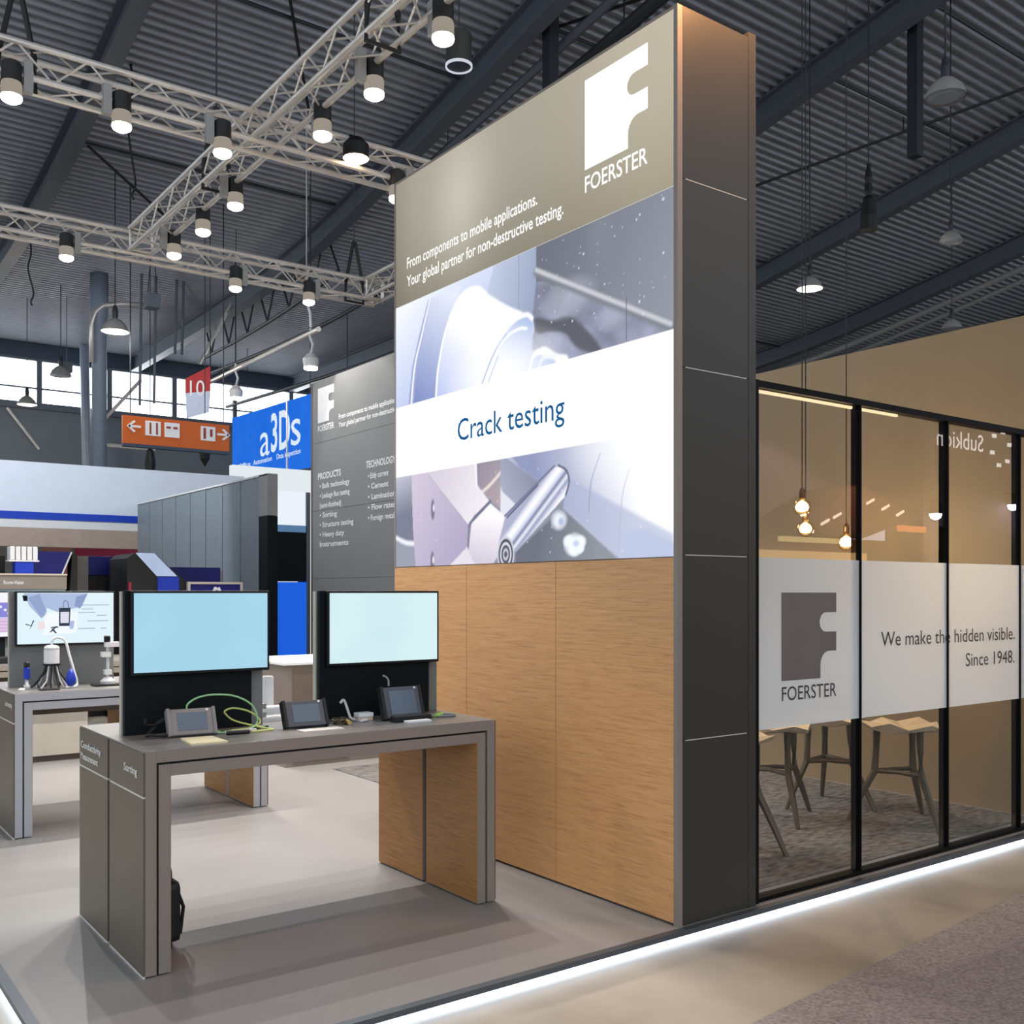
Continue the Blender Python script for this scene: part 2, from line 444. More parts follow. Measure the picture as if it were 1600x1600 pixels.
def fbm(n0, oct_=4):
    out = np.zeros(U.shape); amp = 1.0
    for o_ in range(oct_):
        n = n0 * 2 ** o_; g = rng.rand(n + 2, n + 2); x = U * n; yv = V * n
        i = x.astype(int); j = yv.astype(int); fx = x - i; fy = yv - j
        fx = fx * fx * (3 - 2 * fx); fy = fy * fy * (3 - 2 * fy)
        out += amp * ((g[j, i] * (1 - fx) + g[j, i + 1] * fx) * (1 - fy) + (g[j + 1, i] * (1 - fx) + g[j + 1, i + 1] * fx) * fy); amp *= .5
    return out / 1.9
# upper picture: turned part in a machine
put((V > .60).astype(float), grad((214, 224, 246), (146, 158, 186), (.30, .95), (.60, .8)))
poly([(.0, 1), (.44, 1), (.30, .60), (0, .60)], grad((240, 244, 254), (190, 202, 238), (0.0, .95), (.10, .62)))
poly([(.594, 1.02), (1.01, 1.02), (1.01, .6), (.594, .6)], grad((104, 108, 120), (142, 146, 160), (.62, .98), (1.0, .66)))
n1 = fbm(6); n2 = fbm(14, 3)
poly([(.594, .885), (.617, .883), (.965, .633), (.965, .60), (.57, .60), (.579, .764)], np.array((150, 154, 178.0)) * (.66 + .62 * n1[..., None] + .5 * (n2[..., None] - .5)), 2)
poly(smooth([(.592, .772), (.647, .750), (.70, .745), (.735, .715), (.79, .64), (.80, .60), (.73, .64), (.69, .695), (.64, .715), (.598, .724)], True), (88, 90, 100), 6)
blob((.70, .80), .10, .07, (196, 200, 214), .55); blob((.84, .70), .06, .05, (186, 192, 212), .6)
line([(.594, .918), (.993, .622)], .013, (122, 126, 138)); line([(.594, .925), (.993, .629)], .007, (196, 199, 206))
line([(.875, .74), (.875, .62)], .0018, (96, 100, 112), .8)
line([(.532, 1.0), (.532, .82)], .002, (140, 148, 176), .8)
blob((.80, .95), .05, .10, (128, 132, 146), .6)
# bands on the left
poly([(.062, .60), (.082, .751), (.117, .863), (.159, .98), (.174, .98), (.138, .856), (.103, .745), (.086, .60)], (150, 160, 208), 2)
poly([(.086, .60), (.103, .745), (.138, .856), (.174, .98), (.308, .98), (.265, .895), (.221, .805), (.198, .694), (.193, .60)], grad((128, 142, 196), (226, 232, 248), (.12, .62), (.25, .97)), 2)
line([(.076, .60), (.094, .748), (.129, .86), (.167, .978)], .006, (246, 248, 255))
# big turned collar
chuck = [(.193, .60), (.198, .66), (.205, .719), (.229, .816), (.261, .89), (.3, .941), (.338, .959), (.382, .95), (.425, .904), (.481, .855), (.547, .806), (.579, .776), (.586, .733), (.573, .708), (.579, .672), (.623, .674), (.659, .644), (.697, .627), (.71, .60)]
poly(smooth(chuck[:-1]) + [(.71, .60)], grad((186, 198, 240), (252, 253, 255), (.21, .61), (.32, .82)), 3)
poly([(.371, .60), (.425, .709), (.481, .766), (.521, .791), (.56, .793), (.586, .76), (.579, .672), (.66, .62), (.66, .60)], grad((236, 241, 254), (166, 184, 228), (.46, .62), (.585, .77)), 4)
blob((.47, .62), .24, .17, (255, 255, 255), .97, 1.2)
line([(.193, .60), (.198, .66), (.205, .719), (.229, .816), (.261, .89), (.3, .941), (.338, .955)], .0055, (255, 255, 255))
line([(.371, .60), (.425, .709), (.481, .766), (.521, .791), (.56, .795), (.58, .777)], .007, (255, 255, 255))
line([(.385, .60), (.437, .70), (.486, .752)], .003, (168, 180, 222), .9)
line([(.397, .60), (.447, .703), (.488, .745), (.534, .757), (.56, .75)], .005, (250, 252, 255)); line([(.41, .60), (.455, .69)], .0025, (180, 190, 226), .8)
line([(.57, .61), (.585, .655), (.62, .66)], .006, (255, 255, 255)); line([(.60, .61), (.62, .64), (.66, .635)], .006, (240, 244, 255))
# lower picture: steel block, probe rod, tube
lo = (V < .35).astype(float); put(lo, (138, 142, 160))
poly([(.003, .36), (.077, .36), (.086, .137), (.099, -.01), (-.01, -.01), (-.01, .36)], grad((186, 188, 206), (118, 122, 142), (.03, .34), (.05, .2)), 1)
poly([(-.01, .10), (.09, .09), (.10, -.01), (-.01, -.01)], (150, 154, 170), 1)
line([(.0, .113), (.05, .092), (.09, .086)], .009, (236, 238, 248))
poly([(.077, .36), (.138, .36), (.338, .131), (.331, .062), (.245, -.01), (.099, -.01), (.086, .137)], grad((206, 196, 216), (172, 164, 194), (.1, .3), (.3, .03)), 1)
poly([(.375, .36), (.464, .36), (.464, .181), (.419, .216), (.375, .27)], grad((146, 138, 156), (176, 160, 164), (.38, .33), (.46, .2)), 1)
line([(.464, .30), (.42, .262), (.375, .235)], .006, (240, 224, 216), .9)
poly([(.138, .36), (.37, .36), (.368, .277), (.422, .21), (.36, .167), (.338, .134)], grad((212, 204, 218), (238, 232, 240), (.2, .33), (.38, .18)), 1)
line([(.366, .36), (.37, .27)], .005, (250, 246, 250))
poly([(.464, .36), (.69, .36), (.647, .287), (.481, .156), (.464, .181)], grad((120, 124, 148), (166, 172, 194), (.62, .33), (.48, .2)), 2)
poly([(.464, .26), (.468, .24), (.52, .19), (.48, .15), (.464, .16)], (226, 226, 238), 1)
line([(.49, .35), (.54, .31), (.60, .262)], .006, (186, 192, 214), .8)
poly([(.321, -.01), (.521, -.01), (.521, .034), (.683, .16), (.87, -.01)], grad((104, 108, 122), (140, 144, 154), (.6, .1), (.80, .02)), 2)
poly([(.50, .36), (1.01, .36), (1.01, -.01), (.865, -.01), (.683, .16), (.706, .245), (.677, .288), (.598, .254), (.534, .309)], grad((140, 148, 186), (252, 252, 255), (.60, .20), (.90, .28)), 3)
put(blur(inpoly([(.683, .17), (.706, .25), (.78, .20), (1.0, .06), (1.0, -.01), (.86, -.01)]), 8) * .62, (164, 174, 206))
line([(.80, .31), (.773, .231), (.765, .141)], .0022, (140, 150, 184), .8); line([(.883, .25), (.863, .173), (.853, .029)], .002, (176, 186, 214), .8)
poly([(.86, -.01), (.855, .07), (.93, .08), (1.01, .03), (1.01, -.01)], (186, 196, 224), 5)
poly([(.349, .142), (.425, .203), (.494, .143), (.521, .111), (.43, -.01), (.308, -.01), (.338, .056)], grad((250, 246, 250), (206, 198, 214), (.42, .16), (.40, .0)), 1)
line([(.338, .134), (.352, .15), (.425, .21)], .005, (110, 110, 136)); line([(.338, .134), (.334, .06)], .004, (128, 124, 148))
poly([(.245, -.01), (.331, .062), (.345, .03), (.37, -.01)], (226, 222, 232), 1)
# probe rod, shaded across its axis
ax, ay = .68 - .484, (.26 - .036) * ASP; Ln = math.hypot(ax, ay)
across = ((U - .484) * -ay + (V - .036) * ASP * ax) / Ln
t_ = np.clip((across + .036) / .072, 0, 1)
stops = [(0, (250, 250, 255)), (.10, (216, 218, 236)), (.22, (150, 154, 184)), (.34, (236, 238, 250)), (.46, (122, 126, 158)), (.56, (206, 210, 232)), (.72, (252, 252, 255)), (.86, (232, 232, 244)), (1, (168, 172, 198))]
rodc = np.stack([np.interp(t_, [s_[0] for s_ in stops], [s_[1][k] for s_ in stops]) for k in range(3)], -1)
poly([(.481, .150), (.655, .291), (.680, .293), (.700, .27), (.706, .245), (.695, .20), (.521, .034), (.484, .0), (.455, .06)], rodc, 1)
line([(.481, .156), (.50, .17), (.655, .294)], .0035, (112, 116, 146)); line([(.49, .15), (.60, .243)], .003, (90, 92, 120))
line([(.67, .294), (.695, .275), (.704, .24), (.693, .20)], .0035, (92, 96, 118))
for rx, c_ in ((.033, (206, 206, 218)), (.028, (70, 74, 88)), (.0225, (214, 214, 224)), (.017, (84, 88, 104)), (.011, (196, 198, 210)), (.006, (90, 94, 110))):
    d = np.hypot((U - .484) / rx, (V - .028) / (rx * 1.9)); put(np.clip((1 - d) * 12, 0, 1), c_)
for c_ in ((.18, .205), (.178, .015)):
    blob(c_, .010, .042, (116, 112, 134), 1, 6); blob((c_[0] + .004, c_[1] + .006), .006, .018, (244, 240, 248), .9, 3)
blob((.671, .125), .03, .035, (238, 244, 255), 1, 3); blob((.678, .12), .012, .016, (150, 168, 210), .8)
for dx, dy, r_ in ((0, 0, .036), (-.018, .012, .02), (.02, .008, .02), (.0, -.016, .02), (.018, -.012, .016)):
    blob((.72 + dx, .047 + dy), r_, r_ * 1.1, (242, 247, 255), 1, 4)
blob((.726, .05), .013, .013, (170, 186, 222), .7)
# white band with its soft glow, then drops of coolant
blob((.98, .36), .30, .20, (255, 255, 255), 1.0, 1.3)
put(np.clip(blur(np.ones(U.shape)) * .06, 0, 1), (255, 255, 255))
put(((V > .345) & (V < .612)).astype(float), (255, 255, 255))
for _ in range(70):
    c_ = (.6 + .39 * rng.rand(), .66 + .33 * rng.rand()); r_ = .0008 + .0022 * rng.rand() ** 4
    d = np.hypot(U - c_[0], (V - c_[1]) * ASP); put(np.clip((r_ * 1.3 - d) / (r_ * .6), 0, 1) * .9, (226, 232, 244))
for _ in range(30):
    c_ = (.1 + .85 * rng.rand(), .02 + .3 * rng.rand()); d = np.hypot(U - c_[0], (V - c_[1]) * ASP); put(np.clip((.0025 - d) / .0015, 0, 1) * .7, (244, 246, 252))
put((V > .998).astype(float), (214, 214, 206))
poster = paint_grid('poster_picture', NX, NZ, 6.107, 3.468, 1.77, 3.545, X0 - .002, IMG, tower, 1.06)
# taupe head of the light box, unevenly backlit
NX, NZ = 132, 42
U, V = np.meshgrid(np.linspace(0, 1, NX), np.linspace(0, 1, NZ)); ASP = .85 / 2.633
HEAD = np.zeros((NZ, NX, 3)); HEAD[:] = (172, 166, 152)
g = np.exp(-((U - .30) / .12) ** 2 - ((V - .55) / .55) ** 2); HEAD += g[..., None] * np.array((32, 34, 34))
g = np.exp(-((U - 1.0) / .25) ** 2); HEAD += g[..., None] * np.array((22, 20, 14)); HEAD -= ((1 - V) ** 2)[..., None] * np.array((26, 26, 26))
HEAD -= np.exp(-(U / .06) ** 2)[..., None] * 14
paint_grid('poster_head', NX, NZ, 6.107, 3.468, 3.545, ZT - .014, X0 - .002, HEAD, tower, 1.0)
emblem((X0 - .003, 4.115, 3.832), *[Vector(v) for v in LEFT], .473, M_WHITETXT, tower)
text('FOERSTER', (X0 - .003, 4.115, 3.712), *LEFT, .473, .088, M_WHITETXT, parent=tower, bold=.012)
text('From components to mobile applications.', (X0 - .003, 5.955, 3.778), *LEFT, 1.43, .075, M_WHITETXT, parent=tower, bold=.015)
text('Your global partner for non-destructive testing.', (X0 - .003, 5.955, 3.655), *LEFT, 1.66, .075, M_WHITETXT, parent=tower, bold=.015)
M_BLUEINK = emit('printed_blue', (22, 92, 146), 1.0)
text('Crack testing', (X0 - .003, 5.335, 2.543), *LEFT, 1.05, .142, M_BLUEINK, parent=tower)

# ------------------------------------------------------------------ far information wall of the same booth
iw = thing('information_wall', (6.1, 11.4, 0), 'slate grey information wall with white lists behind the poster tower', 'display wall')
for z0, z1 in ((0, .885), (.889, 1.775), (1.779, 2.675), (2.679, 3.575), (3.579, 4.40)):
    box('panel', 6.0, 6.25, 9.9, 12.6, z0, z1, M_INFO, iw)
box('edge_strip', 6.0, 6.25, 12.602, 12.66, 0, 4.40, M_DARK, iw)
emblem((6.0, 12.443, 3.835), *[Vector(v) for v in LEFT], .46, M_INK, iw)
text('FOERSTER', (6.0, 12.443, 3.725), *LEFT, .47, .08, M_INK, parent=iw, bold=.022)
text('From components to mobile applications.', (6.0, 11.84, 3.815), *LEFT, 1.5, .065, M_INK, parent=iw, bold=.022)
text('Your global partner for non-destructive testing.', (6.0, 11.84, 3.71), *LEFT, 1.75, .065, M_INK, parent=iw, bold=.022)
text('PRODUCTS', (6.0, 12.44, 3.09), *LEFT, .66, .085, M_INK, parent=iw, bold=.026)
for i, s_ in enumerate(('• Bulk technology', '• Leakage flux testing', '   (semi-finished)', '• Sorting', '• Structure testing', '• Heavy duty', '   Instruments')):
    text(s_, (6.0, 12.39, 2.965 - .128 * i), *LEFT, [.85, .85, .62, .5, .95, .7, .82][i], .07, M_INK, parent=iw, bold=.022)
text('TECHNOLOGY', (6.0, 11.11, 3.115), *LEFT, .72, .085, M_INK, parent=iw, bold=.026)
for i, s_ in enumerate(('• Eddy current', '• Cement', '• Lamination', '• Flow rates', '• Foreign metal')):
    text(s_, (6.0, 11.06, 2.98 - .128 * i), *LEFT, [.5, .5, .66, .66, .64][i], .07, M_INK, parent=iw, bold=.022)

# ------------------------------------------------------------------ glass meeting room
gp = thing('glass_partition', (5.7, 3.5, 0), 'black framed glass partition with a frosted slogan band beside the tower', 'glass wall')
box('rail', 4.10, 7.3, 3.465, 3.53, 2.655, 2.69, M_FRAME, gp)
box('rail', 4.10, 7.3, 3.465, 3.53, 0, .022, M_FRAME, gp)
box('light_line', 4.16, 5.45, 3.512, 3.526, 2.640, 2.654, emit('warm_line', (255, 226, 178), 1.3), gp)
for x in (5.02, 5.92, 6.80): box('glazing_bead', x, x + .012, 3.470, 3.488, .022, 2.655, M_FRAME, gp)
for x in (5.004, 5.904, 6.784, 7.25): box('post', x, x + .04, 3.494, 3.522, .022, 2.655, M_FRAME, gp)
box('post', 4.092, 4.135, 3.458, 3.54, 0, 2.69, M_FRAME, gp)
for a, c in ((4.136, 5.02), (5.032, 5.92), (5.932, 6.80), (6.812, 7.28)):
    b = MB(); b.face([(a, 3.485, .022), (c, 3.485, .022), (c, 3.485, 2.655), (a, 3.485, 2.655)]); b.build('pane', M_GLASS, gp)
    b = MB(); b.face([(a + .002, 3.478, .885), (c - .002, 3.478, .885), (c - .002, 3.478, 1.778), (a + .002, 3.478, 1.778)]); b.build('frosted_film', MATS.setdefault('frost', frost_mat('frosted_film')), gp)
M_FILM = mat('taupe_film', (112, 104, 98), .5)
M_TXTD = mat('charcoal_film', (44, 50, 56), .5)
emblem((4.337, 3.477, 1.13), *[Vector(v) for v in FRONT], .466, M_FILM, gp)
text('FOERSTER', (4.337, 3.475, 1.025), *FRONT, .466, .078, M_TXTD, parent=gp)
text('We make the hidden visible.', (5.224, 3.475, 1.285), *FRONT, 1.51, .088, M_TXTD, parent=gp)
text('Since 1948.', (6.73, 3.475, 1.13), *FRONT, .60, .088, M_TXTD, parent=gp, align='R')
M_ROOM = mat('room_wall_taupe', (144, 128, 102), .55, var=.04, scale=2)
struct(box('wall_room', 7.3, 7.42, 3.46, 8.4, 0, 3.58, M_ROOM))

# hanging bulbs
def bulb(x, y, z, r, label):
    t = thing('pendant_bulb', (x, y, z), label, 'pendant lamp', 'glowing globe bulbs in the glass room')
    MB().rod((x, y, z + r + .07), (x, y, roof_t(y)), .004, 6).build('cord', M_RUBBER, t)
    MB().lathe([(.014, 0), (.022, .02), (.022, .06), (.012, .085)], (x, y, z + r - .012), 16).build('socket', mat('dark_brass', (92, 74, 50), .35, .8), t, smooth=True)
    b = MB(); b.lathe([(.006, -r)] + [(r * math.sin(a) + 1e-4, -r * math.cos(a)) for a in [math.pi * (i + 1) / 14 for i in range(12)]] + [(.016, r * .99)], (x, y, z), 24)
    b.build('globe', glass_bulb, t, smooth=True)
    MB().lathe([(.004, -r * .5), (r * .58, -.36 * r), (r * .74, 0), (r * .56, .42 * r), (.008, .75 * r)], (x, y, z), 16).build('filament', emit('bulb_filament', (255, 214, 150), 14.0), t, smooth=True)
    bulb_light((x, y, z), 40, (1.0, .78, .55), .058)
glass_bulb = glass_mat('bulb_glass', (1, .9, .72), .9, .06)
bulb(5.965, 4.6, 2.2, .064, 'highest globe bulb, leftmost, hanging behind the left glass pane')
bulb(6.03, 4.62, 2.05, .060, 'middle globe bulb just below and right of the highest one')
bulb(6.48, 4.6, 1.965, .066, 'lowest globe bulb, nearest the first black glass post')

# stools with a faceted shell seat, three forked legs
def miter(b, pts, w, d):
    b.tube(pts, [w * k for k in d], 6)
def stool(x, y, rot, h, label):
    t = thing('bar_stool', (0, 0, 0), label, 'stool', 'sand coloured faceted stools in the glass room')
    b = MB()
    n = 12; R = .23
    top = []; low = []
    for i in range(n):
        a = 2 * math.pi * i / n
        rr = R * (1.12 + .16 * math.cos(3 * a))
        top.append((rr * math.cos(a), rr * math.sin(a), h + .035 * math.cos(3 * a) ** 2 - .01))
        low.append((rr * .93 * math.cos(a), rr * .93 * math.sin(a), h - .03 + .02 * math.cos(3 * a)))
    vt = [b.bm.verts.new(p) for p in top]; vl = [b.bm.verts.new(p) for p in low]
    ct = b.bm.verts.new((0, 0, h - .02)); cl = b.bm.verts.new((0, 0, h - .06))
    for i in range(n):
        j = (i + 1) % n
        b.bm.faces.new((vt[i], vt[j], ct)); b.bm.faces.new((vl[j], vl[i], cl)); b.bm.faces.new((vl[i], vl[j], vt[j], vt[i]))
    b.build('seat', M_STOOL, t)
    kn = []
    for i in range(3):
        a = 2 * math.pi * i / 3 + math.pi / 3 * 0
        c, s_ = math.cos(a), math.sin(a)
        k = (.185 * c, .185 * s_, h * .52); kn.append(k)
        b = MB()
        b.tube([(.17 * c, .17 * s_, h - .03), (.175 * c, .175 * s_, h * .75), k, (.29 * c, .29 * s_, h * .22), (.36 * c, .36 * s_, 0)], [.027, .022, .025, .020, .015], 6)
        b.build('leg', M_STOOLLEG, t)
    for i in range(3):
        p, q = Vector(kn[i]), Vector(kn[(i + 1) % 3]); m_ = (p + q) / 2 + Vector((0, 0, .012))
        MB().tube([p, p.lerp(m_, .6) * .93 + Vector((0, 0, .02)), m_ * .9 + Vector((0, 0, .03)), q.lerp(m_, .6) * .93 + Vector((0, 0, .02)), q], [.02, .016, .015, .016, .02], 6).build('stretcher', M_STOOLLEG, t)
    t.location = (x, y, .006); t.rotation_euler = (0, 0, rot)
stool(5.80, 4.68, 2.1, .655, 'sand stool just behind the nearest one, second from the tower edge')
stool(6.42, 4.72, .75, .66, 'sand stool farther back, just left of the first black glass post')
stool(6.36, 4.06, .2, .68, 'sand stool just right of the first black glass post')
stool(4.86, 4.30, .9, .70, 'nearest stool, mostly hidden by the tower edge')
stool(4.95, 8.05, .2, .70, 'stool on the grey carpet behind the near table')

# ------------------------------------------------------------------ display tables
def table(x0, x1, y0, y1, h, label, words, mat_front=None):
    M = mat_front or M_TAUPE
    t = thing('display_table', ((x0 + x1) / 2, (y0 + y1) / 2, 0), label, 'table')
    ym = (y0 + y1) / 2; o = .052; gap = .010; ii = .050
    for k, (ya, yb) in enumerate(((y0, ym - .014), (ym + .014, y1))):
        # outer portal
        b = MB()
        b.box(x0 + .006, x0 + o, ya, yb, .006, h - .002); b.box(x1 - o, x1 - .006, ya, yb, .006, h - .002); b.box(x0 + o, x1 - o, ya, yb, h - o, h - .004)
        b.build('outer_portal', M, t, .0015)
        a0, a1, ht = x0 + o + gap, x1 - o - gap, h - o - gap
        b = MB()
        b.box(a0, a0 + ii, ya + .004, yb - .004, .006, ht); b.box(a1 - ii, a1, ya + .004, yb - .004, .006, ht); b.box(a0 + ii, a1 - ii, ya + .004, yb - .004, ht - ii, ht)
        b.build('inner_portal', M, t, .0015)
        b = MB(); b.box(x0 + o, a0, ya + .02, yb - .02, .0, h - o); b.box(a1, x1 - o, ya + .02, yb - .02, 0, h - o); b.box(a0, a1, ya + .02, yb - .02, ht, h - o)
        b.build('shadow_gap', M_BLACK, t)
        box('side_panel', x0 - .002, x0 + .006, ya + .004, yb, .010, .742, M_DARK, t); box('side_panel', x0 - .002, x0 + .006, ya + .004, yb, .752, h - .008, M_DARK, t)
        box('side_panel', x1 - .006, x1 + .002, ya + .004, yb, .010, h - .008, M_DARK, t)
        box('seam', x0 - .0015, x0 + .006, ya + .004, yb, .743, .751, M_SILVER, t)
        box('foot_trim', x0 - .003, x0 + .006, ya + .004, yb, 0, .009, M_SILVER, t)
        box('wood_lining', a1 - ii - .0015, a1 - ii, ya + .006, yb - .006, .01, ht - ii, M_OAKD, t)
        box('wood_lining', a0 + ii, a0 + ii + .0015, ya + .006, yb - .006, .01, ht - ii, M_OAKD, t)
    box('tabletop', x0, x1, y0 + .002, y1 - .002, h - .008, h, mat('table_top_slate', (120, 117, 114), .34, var=.05, scale=9), t, .0015)
    box('spine', x0 + .02, x1 - .02, ym - .012, ym + .012, h - .2, h - .01, M_DARK, t)
    M_G = MATS.get('grey_paint')
    for w, ya, z, wd in words: text(w, (x0 - .003, ya, z), *LEFT, wd, .034, M_INK, parent=t, bold=.012)
    return t
T1 = table(1.285, 3.07, 4.29, 5.325, .94, 'long taupe display table in front, carrying three small instruments', [('Sorting', 4.56, .83, .19), ('Conductivity', 5.29, .84, .36), ('Measurement', 5.29, .785, .31)])
T2 = table(1.335, 3.07, 7.21, 8.25, .94, 'second taupe display table farther back, carrying probes and a stand', [('Leak testing', 7.47, .845, .22)], mat('taupe_laminate_lit_tone', (176, 177, 184), .42, var=.03, scale=3))  # same laminate lightened to stand in for stronger light on this table
T3 = table(1.33, 3.07, 10.1, 11.13, .94, 'third display table at the left picture edge, mostly hidden', [])

# monitors standing on the table spine
def screen_mat(kind):
    return {'blue': emit('screen_pale_blue', (166, 212, 234), .98, (172, 218, 238)), 'mint': emit('screen_mint', (206, 236, 242), 1.0, (220, 244, 246))}[kind]
def monitor(x0, x1, ym, top, label, smat, sx0, sx1, sz0, h=.94, board=None):
    t = thing('monitor_stand', ((x0 + x1) / 2, ym, h), label, 'monitor', 'screens on the table stands')
    box('front_board', x0, x1 - .07, ym - .035, ym - .005, h, top, board or M_PANELBLK, t, .002)
    box('rear_board', x0, x1, ym - .004, ym + .035, h, top - .004, M_BOARD, t, .002)
    box('screen_case', sx0 - .012, sx1 + .012, ym - .062, ym - .036, sz0 - .014, 1.605, M_BLACK, t, .003)
    box('edge_strip', x0 - .004, x0, ym + .005, ym + .035, h, top - .004, mat('edge_beige', (190, 184, 172), .5), t)
    s = box('screen', sx0, sx1, ym - .064, ym - .060, sz0, 1.594, smat, t)
    return t, s, ym - .064
monitor(1.352, 2.03, 4.84, 1.606, 'monitor with a blank pale blue screen, left one on the near table', screen_mat('blue'), 1.386, 2.03, 1.228)
monitor(2.325, 3.055, 4.84, 1.606, 'monitor with a blank mint white screen, right one on the near table', screen_mat('mint'), 2.369, 3.02, 1.230)
t, s, ys = monitor(1.405, 2.10, 7.74, 1.606, 'monitor showing a hand-held meter picture on the second table', emit('screen_ice', (226, 244, 252), 1.0), 1.443, 2.082, 1.238, board=mat('grey_front_board', (104, 106, 106), .5))
def flat(pts, col, parent, y, name='picture', lift=.001):
    b = MB(); b.hexa([(p[0], y - .0004, p[1]) for p in pts], [(p[0], y - .0004 - lift, p[1]) for p in pts]); return b.build(name, emit('ink_%d_%d_%d' % col, col, 1.0), parent)
sx = lambda u: 1.443 + .639 * u
sz = lambda v: 1.238 + .356 * v
def sp(L): return [(sx(u), sz(v)) for u, v in L]
flat(sp([(.06, .99), (.72, .99), (.66, .72), (.40, .62), (.30, .70), (.24, .50), (.12, .74)]), (176, 192, 224), s, ys)
flat(sp([(.10, .90), (.22, .98), (.30, .60), (.24, .50)]), (150, 168, 208), s, ys, lift=.0014)
flat(sp([(.60, .92), (.72, .98), (.64, .68), (.58, .74)]), (140, 160, 200), s, ys, lift=.0014)
flat(sp([(.28, .62), (.62, .62), (.60, .20), (.26, .16)]), (244, 250, 254), s, ys, lift=.0014)
flat(sp([(.42, .70), (.54, .70), (.53, .34), (.42, .34)]), (58, 66, 84), s, ys, lift=.002)
flat(sp([(.435, .62), (.525, .62), (.52, .40), (.435, .40)]), (226, 224, 240), s, ys, lift=.0026)
flat(sp([(.05, .95), (.10, .94), (.10, .84), (.06, .84)]), (24, 30, 44), s, ys, lift=.0018)
flat(sp([(.53, .44), (.58, .44), (.57, .28), (.53, .28)]), (176, 190, 230), s, ys, lift=.002)
flat(sp([(.20, .42), (.27, .44), (.28, .30), (.21, .26)]), (240, 226, 228), s, ys, lift=.0018)
for u0, u1, v in ((.66, .95, .76), (.66, .78, .68), (.62, .80, .61), (.82, .92, .55), (.72, .94, .44), (.62, .80, .29), (.86, .92, .29)):
    flat(sp([(u0, v), (u1, v), (u1, v - .012), (u0, v - .012)]), (132, 146, 168), s, ys, lift=.0015)
for L in ([(.08, .40), (.14, .36), (.15, .34), (.08, .38)], [(.14, .34), (.17, .46), (.155, .46), (.12, .28)], [(.33, .32), (.40, .34), (.42, .31), (.34, .30)], [(.34, .22), (.39, .31), (.37, .31), (.32, .22)], [(.36, .30), (.40, .20), (.38, .20), (.34, .28)]):
    flat(sp(L), (74, 84, 100), s, ys, lift=.0015)
b = MB(); b.tube([(sx(.465), ys - .003, sz(.70)), (sx(.465), ys - .003, sz(.80)), (sx(.485), ys - .003, sz(.85)), (sx(.51), ys - .003, sz(.82)), (sx(.52), ys - .003, sz(.70))], .003, 6); b.build('picture', emit('ink_cable', (110, 126, 160), 1.0), s)
t, s, ys = monitor(1.26, 1.955, 10.62, 1.606, 'monitor with a lilac web page at the left picture edge', emit('screen_white', (246, 246, 252), 1.0), 1.29, 1.937, 1.18)
flat([(1.3, 1.50), (1.93, 1.50), (1.93, 1.36), (1.3, 1.36)], (140, 138, 218), s, ys)
flat([(1.3, 1.355), (1.93, 1.355), (1.93, 1.22), (1.3, 1.22)], (214, 186, 222), s, ys)
for x, z in ((1.84, 1.46), (1.88, 1.43), (1.91, 1.40)):
    flat([(x + .014 * math.cos(a), z + .014 * math.sin(a)) for a in [i * math.pi / 4 for i in range(8)]], (236, 232, 250), s, ys, lift=.002)
for i in range(4): flat([(1.6, 1.34 - .03 * i), (1.92, 1.34 - .03 * i), (1.92, 1.332 - .03 * i), (1.6, 1.332 - .03 * i)], (236, 214, 236), s, ys, lift=.002)

# ------------------------------------------------------------------ things on the near table
TZ = .94
def instrument(x, y, rot, tilt, body, label, cable=True, w=.235, h=.155):
    t = thing('testing_instrument', (0, 0, 0), label, 'instrument', 'tablet sized testing instruments')
    Mx = Matrix.Translation((0, 0, .012)) @ Matrix.Rotation(-tilt, 4, 'X')
    b = MB(); b.box(-w / 2, w / 2, 0, .032, 0, h); b.xf(Mx); b.build('housing', body, t, .005)
    b = MB(); b.box(-w / 2 + .038, w / 2 - .034, -.002, .002, .020, h - .020); b.xf(Mx); b.build('screen', mat('grey_lcd', (92, 106, 122), .18, var=.04), t)
    for sx_ in (-1, 1):
        b = MB(); b.box(sx_ * w / 2 - .008, sx_ * w / 2 + .008, -.006, .038, -.004, h + .004); b.xf(Mx); b.build('bumper', M_RUBBER if body is not M_IG else M_IG, t, .004)
    b = MB(); b.rod((w / 2 - .03, -.003, h - .010), (w / 2 - .03, .002, h - .010), .006, 10); b.xf(Mx); b.build('button', M_WHITE, t)
    b = MB(); b.box(-.06, .06, .05, .10, 0, .010); b.hexa([(-.05, .055, .008), (.05, .055, .008), (.05, .065, .008), (-.05, .065, .008)], [(-.05, .03, h * .62), (.05, .03, h * .62), (.05, .04, h * .62), (-.05, .04, h * .62)]); b.build('stand', M_RUBBER, t)
    t.location = (x, y, TZ); t.rotation_euler = (0, 0, rot)
    return t
M_IG = mat('instrument_grey', (136, 132, 132), .5)
M_ID = mat('instrument_graphite', (78, 84, 92), .45)
instrument(1.600, 4.60, -.08, .45, M_IG, 'light grey testing instrument at the left end of the near table', w=.205, h=.125)
instrument(2.145, 4.56, -.04, .42, M_ID, 'graphite testing instrument in the middle of the near table', w=.21, h=.13)
instrument(2.690, 4.56, .0, .34, M_ID, 'graphite testing instrument on a docking block, right end of the near table', w=.225, h=.165)
M_CARD = mat('cream_card', (226, 216, 176), .6, var=.03)
tag(MB().hexa([(1.50, 4.34, TZ), (1.66, 4.335, TZ), (1.66, 4.53, TZ), (1.52, 4.54, TZ)], [(1.50, 4.34, TZ + .008), (1.66, 4.335, TZ + .008), (1.66, 4.53, TZ + .008), (1.52, 4.54, TZ + .008)]).build('test_card', M_CARD), 'cream sample plate lying before the light grey instrument', 'sample plate')
